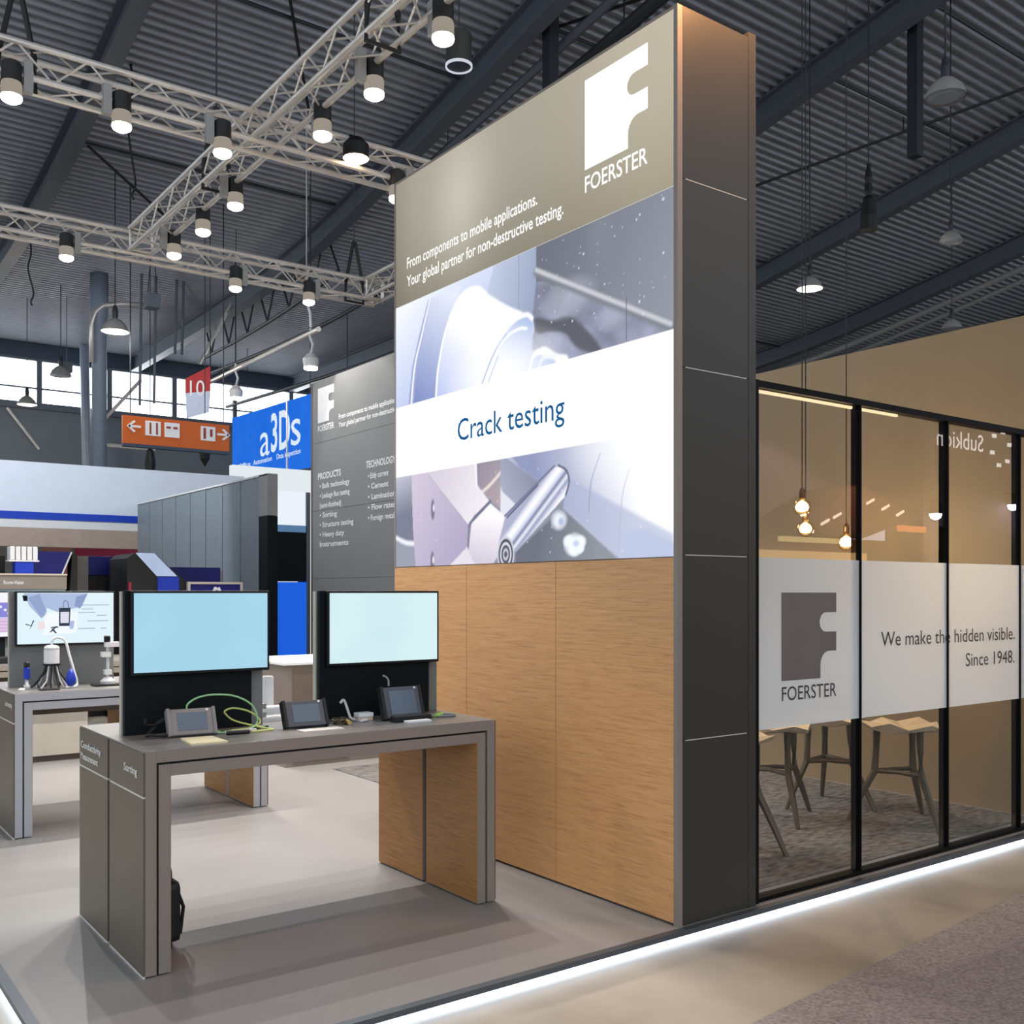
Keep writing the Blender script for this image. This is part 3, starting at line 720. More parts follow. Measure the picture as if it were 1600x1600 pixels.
tag(box('test_card', 2.06, 2.27, 4.42, 4.50, TZ, TZ + .006, mat('pale_card', (206, 200, 196), .6)), 'pale grey sample plate before the middle instrument', 'sample plate')
tag(box('test_card', 2.62, 2.76, 4.415, 4.46, TZ, TZ + .012, M_WHITE, None, .003), 'small white sample bar before the right instrument', 'sample plate')
tag(box('docking_block', 2.585, 2.80, 4.48, 4.535, TZ, TZ + .03, M_RUBBER, None, .004), 'black docking block under the right instrument', 'dock')
for i, (z, m_) in enumerate(((0, mat('beige_box', (206, 184, 166), .6)), (.021, M_WHITE))):
    tag(box('small_box', 2.46 + .006 * i, 2.545 + .004 * i, 4.64, 4.70, TZ + z, TZ + z + .02, m_, None, .002), ('beige small box, lower of two left of the right instrument', 'white small box, upper of two left of the right instrument')[i], 'box')
def cable(name, pts, r, m, label, cat='cable', n=40):
    """smooth tube through the given points"""
    P = [Vector(p) for p in pts]; out = []
    for i in range(len(P) - 1):
        p0, p1, p2, p3 = P[max(i - 1, 0)], P[i], P[i + 1], P[min(i + 2, len(P) - 1)]
        for k in range(6):
            t = k / 6
            out.append(.5 * ((2 * p1) + (p2 - p0) * t + (2 * p0 - 5 * p1 + 4 * p2 - p3) * t * t + (3 * p1 - p0 - 3 * p2 + p3) * t ** 3))
    out.append(P[-1])
    return tag(MB().tube(out, r, 8).build(name, m, None, smooth=True), label, cat)
M_GREEN = mat('green_cable', (150, 205, 150), .4); M_YG = mat('yellow_green_cable', (196, 206, 120), .4)
cable('sensor_cable', [(1.597, 4.68, 1.045), (1.60, 4.68, 1.081), (1.652, 4.68, 1.11), (1.733, 4.68, 1.118), (1.829, 4.68, 1.104), (1.907, 4.68, 1.06), (1.937, 4.68, 1.0), (1.925, 4.67, .962), (1.86, 4.62, .947), (1.78, 4.60, .946), (1.70, 4.63, .946)], .0045, M_GREEN, 'pale green cable arching out of the light grey instrument')
cable('sensor_cable', [(1.72, 4.66, .946), (1.80, 4.655, .948), (1.90, 4.66, .952), (1.955, 4.685, .975), (1.91, 4.70, 1.022), (1.83, 4.70, 1.046), (1.785, 4.70, 1.036), (1.79, 4.70, 1.018), (1.82, 4.70, .992), (1.87, 4.69, .972), (1.96, 4.64, .947), (1.98, 4.59, .946), (1.93, 4.57, .946), (1.86, 4.565, .946)], .0045, M_YG, 'yellow green cable looped in front of the left monitor board')
cable('sensor_cable', [(1.745, 4.645, .946), (1.82, 4.66, .946), (1.93, 4.68, .946), (2.0, 4.70, .946)], .006, mat('dark_green_cable', (40, 110, 62), .4), 'dark green lead lying behind the loops on the near table')
tag(MB().rod((1.74, 4.56, TZ + .010), (1.845, 4.55, TZ + .010), .010, 10).build('black_probe', M_RUBBER), 'black probe handle beside the cream sample plate', 'probe')
tag(MB().rod((1.745, 4.60, TZ + .008), (1.90, 4.605, TZ + .008), .007, 10).build('probe_pen', M_LIGHT), 'thin light grey probe pen lying right of the light grey instrument', 'probe')
pts = []
for i in range(34):
    a = i * .62; pts.append((1.470 + .065 * math.cos(a) + .004 * (i % 5), 4.66 + .035 * math.sin(a), TZ + .012 + .045 * abs(math.cos(a * .51)) * (1 + math.sin(a))))
cable('coiled_cable', pts + [(1.41, 4.66, 1.0), (1.40, 4.65, 1.03)], .006, M_RUBBER, 'black coiled cable left of the light grey instrument')
pts = []
for i in range(30):
    a = i * .9; pts.append((2.345 + .045 * math.cos(a) + .002 * (i % 7), 4.62 + .05 * math.sin(a * 1.13), TZ + .006 + .018 * abs(math.sin(a * .7))))
cable('coiled_cable', pts, .005, mat('brass_black_cable', (70, 62, 44), .4), 'dark tangled cable right of the middle instrument')
tag(MB().rod((2.36, 4.54, TZ + .012), (2.37, 4.60, TZ + .016), .011, 10).build('brass_plug', mat('brass', (206, 178, 110), .35, .6)), 'small brass plug in the dark cable tangle', 'plug')
cable('sensor_cable', [(2.40, 4.72, 1.03), (2.42, 4.72, 1.045), (2.435, 4.71, 1.0), (2.44, 4.68, .955), (2.47, 4.665, .946), (2.50, 4.62, .948), (2.45, 4.60, .947)], .007, M_LIGHT, 'thick light grey cable behind the dark cable tangle')
cable('sensor_cable', [(2.645, 4.655, 1.11), (2.650, 4.665, 1.135), (2.640, 4.67, 1.155), (2.62, 4.67, 1.163)], .005, M_GREY, 'short grey cable end rising above the right instrument')
cable('sensor_cable', [(2.80, 4.63, .947), (2.84, 4.58, .947), (2.88, 4.54, .947), (2.95, 4.52, .947), (2.985, 4.55, .947), (2.95, 4.60, .947), (2.88, 4.62, .947), (2.83, 4.66, .947)], .006, mat('grey_lead', (120, 122, 124), .4), 'grey lead curled at the right end of the near table')
tag(MB().rod((2.86, 4.545, TZ + .011), (2.93, 4.585, TZ + .011), .009, 10).build('probe_pen', mat('lime_plastic', (150, 214, 90), .4)), 'lime green probe tip inside the curled grey lead', 'probe')
# rig with a white tube between the two monitors
rg = thing('tube_rig', (2.2, 4.96, TZ), 'white test tube lying on a small rig between the two monitors', 'test rig')
MB().rod((2.06, 4.95, TZ + .055), (2.46, 4.95, TZ + .055), .022, 16).build('tube', M_WHITE, rg, smooth=False)
for x in (2.08, 2.43): MB().box(x - .01, x + .01, 4.93, 4.97, TZ, TZ + .09).build('holder', M_GREY, rg)
box('base', 2.05, 2.48, 4.90, 5.0, TZ, TZ + .02, M_WHITE, rg)
tag(MB().lathe([(.03, 0), (.03, .205), (.027, .215)], (2.17, 5.10, TZ), 20).build('white_post', M_WHITE), 'white upright post right of the left monitor, behind the tube', 'post')
# rucksack by the near table's left leg
bg = thing('backpack', (1.52, 4.66, 0), 'black backpack leaning inside the left leg of the near table', 'bag')
b = MB(); b.box(1.412, 1.535, 4.56, 4.86, .03, .30); b.build('body', M_RUBBER, bg, .03)
b = MB(); b.box(1.43, 1.51, 4.60, 4.82, .285, .36); b.build('flap', M_RUBBER, bg, .025)
b = MB(); b.tube([(1.53, 4.62, .25), (1.56, 4.62, .17), (1.545, 4.62, .05)], .009, 6); b.build('strap', M_RUBBER, bg)
b = MB(); b.box(1.42, 1.50, 4.58, 4.84, 0, .04); b.build('base', M_RUBBER, bg, .01)

# ------------------------------------------------------------------ things on the second table
pr = thing('blue_probe', (1.468, 7.50, TZ), 'upright probe with blue handle at the left end of the second table', 'probe')
MB().lathe([(.02, 0), (.02, .03), (.011, .035), (.011, .07)], (1.468, 7.50, TZ), 14).build('foot', M_LIGHT, pr, smooth=True)
MB().lathe([(.019, .07), (.021, .08), (.021, .145), (.017, .15)], (1.468, 7.50, TZ), 14).build('handle', M_BLUE, pr)
MB().lathe([(.019, .151), (.019, .18), (.012, .187)], (1.468, 7.50, TZ), 14).build('cap', M_RUBBER, pr)
hub = thing('sensor_hub', (1.63, 7.52, TZ), 'white sensor hub with a skirt of black leads on the second table', 'sensor')
hc = (1.63, 7.52, TZ)
MB().lathe([(.046, .165), (.05, .17), (.05, .26), (.046, .265)], hc, 20).build('canister', M_WHITE, hub)
MB().lathe([(.055, .155), (.055, .167)], hc, 20).build('lower_collar', M_BLACK, hub); MB().lathe([(.05, .265), (.05, .277), (.04, .29), (.02, .295)], hc, 20).build('lid', M_LIGHT, hub)
for i in range(14):
    a = 2 * math.pi * i / 14; c, s_ = math.cos(a), math.sin(a)
    MB().tube([(hc[0] + .038 * c, hc[1] + .038 * s_, TZ + .158), (hc[0] + .05 * c, hc[1] + .045 * s_, TZ + .11), (hc[0] + (.07 + .02 * (i % 3)) * c, hc[1] + .065 * s_, TZ + .05), (hc[0] + (.10 + .03 * (i % 2)) * c, hc[1] + .085 * s_, TZ + .006)], .006, 6).build('lead', M_RUBBER if i % 3 else M_LIGHT, hub)
cable('sensor_cable', [(1.63, 7.52, TZ + .29), (1.635, 7.52, TZ + .33), (1.67, 7.52, TZ + .345), (1.715, 7.51, TZ + .32), (1.74, 7.50, TZ + .22), (1.765, 7.49, TZ + .12), (1.785, 7.48, TZ + .03), (1.76, 7.45, TZ + .008), (1.70, 7.42, TZ + .008)], .009, M_WHITE, 'white hose arching from the sensor hub on the second table')
tag(MB().lathe([(.006, .0), (.030, .02), (.034, .05), (.022, .09), (.006, .12)], (1.735, 7.44, TZ + .012), 18).build('blue_bulb', M_BLUE, None, smooth=True), 'blue drop-shaped bulb beside the sensor hub', 'bulb')
tag(MB().box(1.52, 1.64, 7.33, 7.40, TZ, TZ + .008).build('test_card', M_RUBBER), 'black flat strip in front of the sensor hub', 'sample plate')
tag(MB().lathe([(.02, 0), (.022, .008), (.012, .016)], (1.425, 7.44, TZ), 14).build('white_puck', M_WHITE), 'small white puck left of the blue probe', 'puck')
ms = thing('probe_stand', (2.0, 7.50, TZ), 'white probe stand on a black tray, right half of the second table', 'stand')
mc = (2.0, 7.52, TZ)
box('tray', 1.89, 2.08, 7.42, 7.55, TZ, TZ + .012, M_RUBBER, ms)
MB().lathe([(.05, .012), (.05, .03), (.035, .045), (.028, .055)], mc, 20).build('base', M_LIGHT, ms)
MB().rod((2.0, 7.52, TZ + .05), (2.0, 7.52, TZ + .30), .011, 12).build('column', M_LIGHT, ms)
MB().box(1.975, 2.025, 7.50, 7.54, TZ + .075, TZ + .11).build('collar', M_WHITE, ms)
MB().box(1.955, 2.015, 7.49, 7.54, TZ + .20, TZ + .235).build('clamp', M_WHITE, ms)
MB().box(1.98, 2.075, 7.49, 7.54, TZ + .27, TZ + .305).build('head', M_WHITE, ms); MB().lathe([(.022, .305), (.022, .345), (.016, .35)], (1.995, 7.515, TZ), 14).build('knob', M_BLACK, ms)
ms2 = thing('probe_stand', (2.2, 7.56, TZ), 'white frame stand half hidden behind the left near monitor', 'stand')
MB().rod((2.16, 7.58, TZ), (2.16, 7.58, TZ + .36), .009, 8).rod((2.26, 7.58, TZ), (2.26, 7.58, TZ + .36), .009, 8).build('post', M_WHITE, ms2)
MB().box(2.12, 2.28, 7.56, 7.60, TZ + .17, TZ + .185).box(2.13, 2.29, 7.56, 7.60, TZ + .355, TZ + .375).build('shelf', M_WHITE, ms2)
box('base', 2.11, 2.30, 7.46, 7.64, TZ, TZ + .03, M_WHITE, ms2)
tag(MB().box(1.70, 1.83, 10.5, 10.56, TZ, TZ + .04).build('yellow_pack', mat('yellow_pack', (214, 200, 60), .5)), 'yellow pack lying on the third table at the left picture edge', 'pack')
tag(MB().box(1.4, 1.92, 10.30, 10.46, TZ, TZ + .06).build('dark_case', M_RUBBER, None, .01), 'dark case on the third table at the left picture edge', 'case')
# cabinet under the third table, counter behind
cb = thing('cabinet', (2.3, 10.7, 0), 'beige cabinet under the third table, seen through the second one', 'cabinet')
box('body', 2.02, 2.56, 10.32, 10.9, .06, .72, mat('beige_board', (172, 166, 154), .5), cb); box('plinth', 2.02, 2.56, 10.36, 10.9, 0, .06, mat('brown_board', (86, 74, 62), .5), cb)
ct = thing('counter', (4.3, 9.25, 0), 'taupe cabinet with a white top behind the near table', 'counter')
box('body', 3.86, 5.1, 8.68, 9.7, .0, .93, M_TAUPE, ct); box('worktop', 3.84, 5.12, 8.66, 9.72, .93, .955, M_WHITE, ct, .003)
box('door', 3.93, 4.5, 8.672, 8.68, .04, .91, mat('brown_laminate', (112, 100, 90), .5), ct)
b = MB(); b.rod((4.05, 8.66, .42), (4.05, 8.672, .42), .012, 10); b.build('knob', M_ALU, ct)

# ------------------------------------------------------------------ neighbouring booths on the left
gw = thing('partition_wall', (6.16, 17.5, HF), 'grey paneled partition wall with a dark end post in the background', 'partition')
for i in range(8): box('panel', 6.1, 6.22, 14.64 + .77 * i, 15.385 + .77 * i, HF, 3.33, mat('cool_grey_panel', (126, 136, 144), .5), gw)
box('end_panel', 6.08, 6.24, 14.30, 14.63, 2.735, 3.35, M_GREY, gw); box('end_post', 6.08, 6.24, 14.30, 14.63, HF, 2.73, M_PANELBLK, gw)
box('cap', 6.08, 6.24, 14.31, 20.8, 3.332, 3.36, M_WHITE, gw)
nw = thing('fascia_wall', (3.5, 21.1, HF), 'white fascia of the neighbouring booth with a blue stripe', 'booth fascia')
box('top_panel', -6, 8.4, 21, 21.3, 3.12, 4.07, mat('fascia_white', (226, 234, 246), .5, var=.02), nw); box('blue_stripe', -6, 8.4, 20.98, 21.0, 2.98, 3.12, mat('stripe_blue', (14, 64, 190), .45), nw)
box('bottom_panel', -6, 8.4, 21, 21.3, 2.82, 2.98, M_WHITE, nw); box('beige_band', -6, 8.4, 20.99, 21.3, 2.46, 2.818, mat('fascia_beige', (178, 158, 144), .5), nw)
for x in (-5.9, 8.2): box('leg', x, x + .2, 21, 21.3, HF, 2.46, M_GREY, nw)
struct(box('wall_neighbour_back', -6, 8.4, 24.0, 24.2, HF, 3.0, mat('neighbour_grey', (150, 146, 140), .6)))
tag(box('red_banner', 5.6, 8.2, 23.6, 23.65, HF, 2.6, mat('banner_red', (170, 40, 76), .6)), 'crimson banner under the neighbouring beige band', 'banner')
tag(box('salmon_banner', 4.9, 5.45, 23.4, 23.45, HF, 2.6, mat('banner_salmon', (186, 120, 104), .6)), 'salmon strip banner left of the crimson one', 'banner')
pt = thing('grey_pillar', (3.15, 13.6, HF), 'dark grey pillar between two blue machines in the background', 'pillar')
box('shaft', 3.20, 3.36, 13.52, 13.9, HF, 2.05, mat('pillar_grey', (92, 88, 84), .5), pt)
b = MB(); b.hexa([(3.05, 13.51, 1.55), (3.21, 13.51, 1.55), (3.21, 13.6, 1.55), (3.05, 13.6, 1.55)], [(3.18, 13.51, 1.86), (3.21, 13.51, 1.86), (3.21, 13.6, 1.86), (3.18, 13.6, 1.86)]); b.build('brace', M_GREY, pt)
sb = thing('name_board', (2.4, 13.0, HF), 'taupe name board with a white name at the left picture edge', 'sign')
box('board', 1.4, 2.985, 13.0, 13.07, 1.63, 1.795, mat('board_taupe', (140, 130, 118), .5), sb); box('trim', 1.4, 2.99, 12.99, 13.08, 1.795, 1.815, mat('board_trim', (206, 192, 176), .5), sb)
text('Room-Vision', (2.30, 13.0, 1.69), *FRONT, .21, .045, M_INK, parent=sb, bold=.012)
box('glass_case', 1.4, 2.97, 13.01, 13.07, 1.56, 1.628, mat('case_teal', (132, 160, 172), .3), sb); box('cabinet', 1.4, 2.95, 13.02, 13.07, HF, 1.56, M_RUBBER, sb)
# blue machines
m1 = thing('blue_machine', (2.9, 14.0, HF), 'blue machine with a slanted hood behind the name board', 'machine')
b = MB(); b.hexa([(2.645, 13.3, 1.80), (2.985, 13.3, 1.80), (3.10, 14.0, 1.80), (2.80, 14.0, 1.80)], [(2.74, 13.3, 2.09), (3.105, 13.3, 2.09), (3.12, 14.0, 2.09), (2.80, 14.0, 2.09)]); b.build('hood', M_NAVY, m1)
b = MB(); b.hexa([(2.985, 13.285, 1.80), (3.003, 13.285, 1.80), (3.003, 13.30, 1.80), (2.985, 13.30, 1.80)], [(3.10, 13.285, 2.09), (3.118, 13.285, 2.09), (3.118, 13.30, 2.09), (3.10, 13.30, 2.09)]); b.build('edge_trim', M_WHITE, m1)
b = MB(); b.hexa([(2.985, 13.302, HF), (3.17, 13.302, HF), (3.17, 13.5, HF), (3.0, 13.5, HF)], [(3.12, 13.302, 2.085), (3.18, 13.302, 2.06), (3.18, 13.5, 2.06), (3.12, 13.5, 2.085)]); b.build('side', M_RUBBER, m1); box('base', 2.6, 2.98, 13.4, 14.0, HF, 1.79, M_RUBBER, m1)
bb = thing('ribbed_bin', (2.62, 13.5, HF), 'white ribbed box on a blue base at the left picture edge', 'box')
box('base', 2.44, 2.64, 13.1, 13.28, HF, 1.955, M_BLUE, bb); 
for i in range(5): box('rib', 2.385 + .062 * i, 2.437 + .062 * i, 13.1, 13.28, 1.975, 2.135, M_WHITE, bb, .008)
box('tray', 2.37, 2.70, 13.09, 13.28, 1.957, 1.974, M_WHITE, bb)
tag(box('dark_machine', 1.4, 2.44, 13.7, 14.4, HF, 2.04, M_RUBBER), 'black machine block beside the ribbed box, left picture edge', 'machine')
m2 = thing('blue_machine', (3.5, 14.4, HF), 'navy cube machine with a black underside, middle of the background', 'machine')
box('cube', 3.50, 3.92, 14.2, 14.8, 1.82, 2.075, M_NAVY, m2, .01)
b = MB(); b.hexa([(3.52, 14.22, HF), (4.1, 14.22, HF), (4.1, 14.8, HF), (3.52, 14.8, HF)], [(3.50, 14.22, 1.82), (4.1, 14.22, 1.82), (4.1, 14.8, 1.82), (3.50, 14.8, 1.82)]); b.build('underside', M_RUBBER, m2)
b = MB(); b.prism([(3.925, 1.5), (3.925, 2.07), (4.02, 2.0), (4.12, 1.80), (4.12, 1.5)], 'y', 14.22, 14.8); b.build('side', M_PANELBLK, m2)
m3 = thing('black_machine', (4.1, 13.0, HF), 'black machine with a pale slanted window above the left near monitor', 'machine')
b = MB(); b.prism([(3.72, HF), (3.72, 2.02), (3.80, 2.085), (4.04, 2.085), (4.50, 1.70), (4.50, HF)], 'y', 13.1, 13.9); b.build('body', M_RUBBER, m3)
b = MB(); b.hexa([(3.82, 13.09, 2.085), (4.08, 13.09, 1.80), (4.34, 13.09, 1.80), (4.05, 13.09, 2.085)], [(3.82, 13.10, 2.09), (4.08, 13.10, 1.805), (4.34, 13.10, 1.805), (4.05, 13.10, 2.09)]); b.build('window', mat('pale_window', (196, 216, 250), .3), m3)
box('blue_front', 4.09, 4.36, 13.08, 13.1, 1.4, 1.79, M_BLUE, m3)
tag(box('red_marker', 3.73, 3.76, 13.07, 13.1, 1.4, 1.72, mat('marker_red', (150, 30, 56), .5)), 'small red marker beside the black machine', 'marker')
m4 = thing('backdrop_board', (4.9, 13.6, HF), 'navy panel standing behind the framed blue sign', 'panel')
box('panel', 4.55, 5.25, 14.0, 14.06, 1.45, 1.94, M_NAVY, m4); box('support', 4.5, 5.3, 14.06, 14.4, HF, 1.9, M_GREY, m4)
m5 = thing('framed_sign', (4.8, 13.0, HF), 'navy sign with a white mark in a beige frame, right background', 'sign')
MB().frame(4.45, 5.18, 1.35, 1.73, .03, 13.0, 13.06).build('frame', mat('frame_beige', (196, 184, 176), .5), m5); box('face', 4.48, 5.15, 13.02, 13.05, 1.38, 1.70, M_NAVY, m5); box('stem', 4.6, 5.0, 13.06, 13.2, HF, 1.6, M_RUBBER, m5)
b = MB(); b.prism([(4.77, 1.60), (4.80, 1.665), (4.825, 1.665), (4.84, 1.65), (4.87, 1.665), (4.90, 1.60), (4.86, 1.60), (4.85, 1.625), (4.82, 1.625), (4.81, 1.60)], 'y', 13.012, 13.02); b.build('mark', M_WHITE, m5)
t = thing('hanging_floodlight', (2.0, 16.6, 6.4), 'hanging floodlight lighting the white fascia, beyond the left picture edge', 'floodlight')
MB().lathe([(.10, 0), (.16, .06), (.16, .25), (.05, .34)], (2.0, 16.6, 6.4), 16).build('housing', M_BLACK, t); MB().lathe([(.001, -.01), (.15, .05)], (2.0, 16.6, 6.4), 16, False).build('lens', M_LENS, t); MB().rod((2.0, 16.6, 6.72), (2.0, 16.6, roof_t(16.6)), .012, 6).build('cord', M_DKSTEEL, t)
spot((2.0, 16.6, 6.3), (5.2, 21, 3.0), 750, 110, (.92, .96, 1), .1)
# light and dark booth seen in the gap right of the partition
bt = thing('display_booth', (8.1, 18.1, HF), 'white, black and blue stacked display between partition and information wall', 'display')
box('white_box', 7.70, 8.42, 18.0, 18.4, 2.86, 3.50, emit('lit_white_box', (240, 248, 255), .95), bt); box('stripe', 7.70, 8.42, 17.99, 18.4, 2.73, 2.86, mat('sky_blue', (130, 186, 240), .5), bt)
box('black_panel', 7.72, 8.40, 18.0, 18.4, 1.80, 2.72, M_PANELBLK, bt); box('blue_panel', 7.71, 8.44, 18.0, 18.4, HF, 1.785, emit('blue_panel_painted_glow', (34, 100, 226), .9), bt)  # blue panel glows by itself in place of light falling on it
box('side_post', 8.44, 8.52, 18.0, 18.4, HF, 3.5, M_STEEL, bt)
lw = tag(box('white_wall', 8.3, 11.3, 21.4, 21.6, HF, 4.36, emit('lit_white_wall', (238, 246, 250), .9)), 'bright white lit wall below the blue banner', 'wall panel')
# hanging blue banner
bn = thing('blue_banner', (10.5, 24.6, 4.6), 'lit blue banner with large white lettering in the background', 'banner')
b = MB(); b.hexa([(10.5, 27.1, 4.68), (10.5, 22.15, 4.55), (10.6, 22.15, 4.55), (10.6, 27.1, 4.68)], [(10.5, 27.1, 6.37), (10.5, 22.15, 6.27), (10.6, 22.15, 6.27), (10.6, 27.1, 6.37)]); b.build('fabric', emit('banner_blue', (36, 110, 226), .95, (42, 116, 230)), bn)
M_BW = emit('banner_white', (226, 240, 255), .95)
text('a', (10.49, 25.15, 5.10), *LEFT, .60, .95, M_BW, parent=bn); text('3D', (10.49, 24.45, 5.16), *LEFT, 1.15, .98, M_BW, parent=bn, bold=.02); text('s', (10.49, 23.25, 5.16), *LEFT, .55, 1.0, M_BW, parent=bn)
for i, (y_, w_) in enumerate(((26.6, .8), (25.6, 1.2), (24.1, 1.4))): text(('Office', 'Automation', 'Data inspection')[i], (10.49, y_, 4.93), *LEFT, w_, .13, M_BW, parent=bn, bold=.015)
MB().rod((10.48, 23.45, 4.6), (10.48, 23.45, 6.3), .03, 6).build('mast', M_ALU, bn)
MB().rod((10.55, 22.3, 6.30), (10.55, 22.3, roof_t(22.3)), .012, 6).rod((10.55, 27.0, 6.38), (10.55, 27.0, roof_t(27.0)), .012, 6).build('wire', M_DKSTEEL, bn)
# dark light beam in front of the banner
def floodlight(x, y, z, label, P=0):
    t = thing('floodlight', (x, y, z), label, 'floodlight', 'white floodlights over the blue banner')
    MB().lathe([(.05, 0), (.16, .05), (.18, .22), (.08, .34), (.03, .36)], (x, y, z), 18).build('housing', M_LIGHT, t)
    MB().lathe([(.001, -.01), (.15, -.005), (.15, .04)], (x, y, z), 18, False).build('lens', emit('flood_lens', (240, 250, 255), 12.0), t)
    MB().tube([(x, y, z + .34), (x + .05, y, z + .55), (x - .03, y, z + .75), (x, y, z + .9)], .03, 6).build('arm', M_LIGHT, t)
    MB().rod((x, y, z + .9), (x, y, roof_t(y)), .01, 6).build('cable', M_DKSTEEL, t)
floodlight(9.9, 20.9, 6.55, 'starry white floodlight above the right end of the blue banner')
floodlight(9.9, 25.3, 6.55, 'white floodlight above the left end of the blue banner')
tag(MB().rod((9.9, 20.5, 7.36), (9.9, 27.5, 7.3), .06, 10).build('rigging_pipe', M_ALU), 'horizontal rigging pipe carrying the floodlights', 'pipe')
# orange direction sign
og = thing('direction_sign', (8.0, 24, 5.0), 'orange hanging direction sign with arrows and pictograms', 'sign')
box('panel', 6.72, 9.22, 24, 24.12, 5.0, 5.64, mat('sign_orange', (200, 92, 16), .5, var=.02), og); box('bottom_rail', 6.72, 9.22, 23.98, 24.14, 4.93, 5.0, M_FASCIA, og)
def arrow(x, d):
    b = MB(); z = 5.40
    b.box(min(x, x + d * .28), max(x, x + d * .28), 23.985, 24, z - .025, z + .025)
    for s_ in (-1, 1):
        b.hexa([(x + d * .32, 23.985, z), (x + d * .16, 23.985, z + s_ * .14), (x + d * .12, 23.985, z + s_ * .11), (x + d * .25, 23.985, z)], [(x + d * .32, 24, z), (x + d * .16, 24, z + s_ * .14), (x + d * .12, 24, z + s_ * .11), (x + d * .25, 24, z)])
    b.build('arrow', M_WHITE, og)
arrow(7.12, -1); arrow(8.92, 1)
for i, x in enumerate((7.22, 7.66, 8.52)):
    p_ = box('pictogram', x, x + .35, 23.985, 24, 5.22, 5.56, M_WHITE, og)
    b = MB(); k = mat('pictogram_red', (150, 44, 22), .5)
    if i == 0: b.box(x + .09, x + .13, 23.98, 23.985, 5.25, 5.52); b.box(x + .24, x + .28, 23.98, 23.985, 5.25, 5.52)
    elif i == 1: b.box(x + .04, x + .14, 23.98, 23.985, 5.42, 5.47); b.box(x + .2, x + .3, 23.98, 23.985, 5.42, 5.47)
    else: b.box(x + .06, x + .12, 23.98, 23.985, 5.26, 5.52); b.box(x + .22, x + .28, 23.98, 23.985, 5.32, 5.5)
    b.build('figure', k, p_)
MB().rod((6.9, 24.06, 5.64), (6.9, 24.06, roof_t(24.06)), .015, 6).rod((9.1, 24.06, 5.64), (9.1, 24.06, roof_t(24.06)), .015, 6).build('wire', M_DKSTEEL, og)
# red and white hall number flag
fl = thing('number_flag', (9.2, 26, 6.1), 'red and white hanging hall number flag above the orange sign', 'flag')
b = MB(); b.hexa([(8.93, 26.3, 6.75), (9.44, 25.9, 6.80), (9.46, 25.92, 6.80), (8.95, 26.32, 6.75)], [(8.93, 26.3, 7.12), (9.44, 25.9, 7.45), (9.46, 25.92, 7.45), (8.95, 26.32, 7.12)]); b.build('red_top', mat('flag_red', (176, 26, 34), .6), fl)
b = MB(); b.hexa([(8.96, 26.3, 6.1), (9.40, 25.9, 6.25), (9.42, 25.92, 6.25), (8.98, 26.32, 6.1)], [(8.93, 26.3, 6.75), (9.44, 25.9, 6.80), (9.46, 25.92, 6.80), (8.95, 26.32, 6.75)]); b.build('white_body', mat('flag_white', (196, 208, 232), .6), fl)
text('10', (9.02, 26.21, 6.68), (.79, -.62, 0), (0, 0, 1), .38, .42, M_WHITE, parent=fl)
MB().rod((9.44, 25.9, 7.45), (9.44, 25.9, roof_t(25.9)), .012, 6).build('wire', M_DKSTEEL, fl)

# big grey pillar with ducts
pl = thing('hall_pillar', (7.75, 30, HF), 'round grey hall pillar with a bent pipe at its top left of the orange sign', 'pillar')
MB().lathe([(.20, 0), (.20, 9.2), (.24, 9.5), (.24, 10.6)], (7.75, 30, HF), 20).build('shaft', mat('pillar_blue_grey', (122, 134, 150), .5), pl, smooth=True)
MB().tube([(7.5, 29.8, 8.0), (7.5, 29.8, 9.0), (7.58, 29.8, 9.4), (7.8, 29.8, 9.62), (8.3, 29.8, 9.75), (9.2, 29.8, 9.85)], .07, 10).build('bent_pipe', M_ALU, pl, smooth=True)
MB().rod((7.75, 30, 6.3), (8.9, 30, 7.7), .05, 8).rod((7.7, 30, 5.75), (9.3, 30, 5.75), .06, 8).build('brace', M_ALU, pl)
for i, (x, z0, z1) in enumerate(((8.75, 6.9, 9.6), (9.15, 7.0, 9.7), (9.75, 8.5, 9.9), (9.95, 8.5, 9.9))):
    tag(MB().rod((x, 29.6, z0), (x + .05, 29.6, roof_t(29.6)), .04, 8).build('drop_pipe', M_STEEL), ('first', 'second', 'third', 'fourth')[i] + ' thin vertical pipe right of the grey hall pillar', 'pipe', 'drop pipes beside the hall pillar')
tag(MB().rod((8.54, 34.0, HF), (9.6, 39.2, 10.62), .16, 10).build('raking_strut', mat('strut_grey', (132, 142, 156), .5)), 'pale raking strut crossing the windows left of the hall pillar', 'strut')
tag(MB().rod((7.15, 39.85, 8.15), (8.22, 39.85, 6.75), .06, 8).build('raking_strut', M_ALU), 'thin pale diagonal rod at the far left wall', 'strut')
tag(MB().rod((10.6, 30, 8.4), (11.75, 30, 10.65), .05, 8).build('raking_strut', M_ALU), 'thin diagonal rod running up to the roof above the orange sign', 'strut')

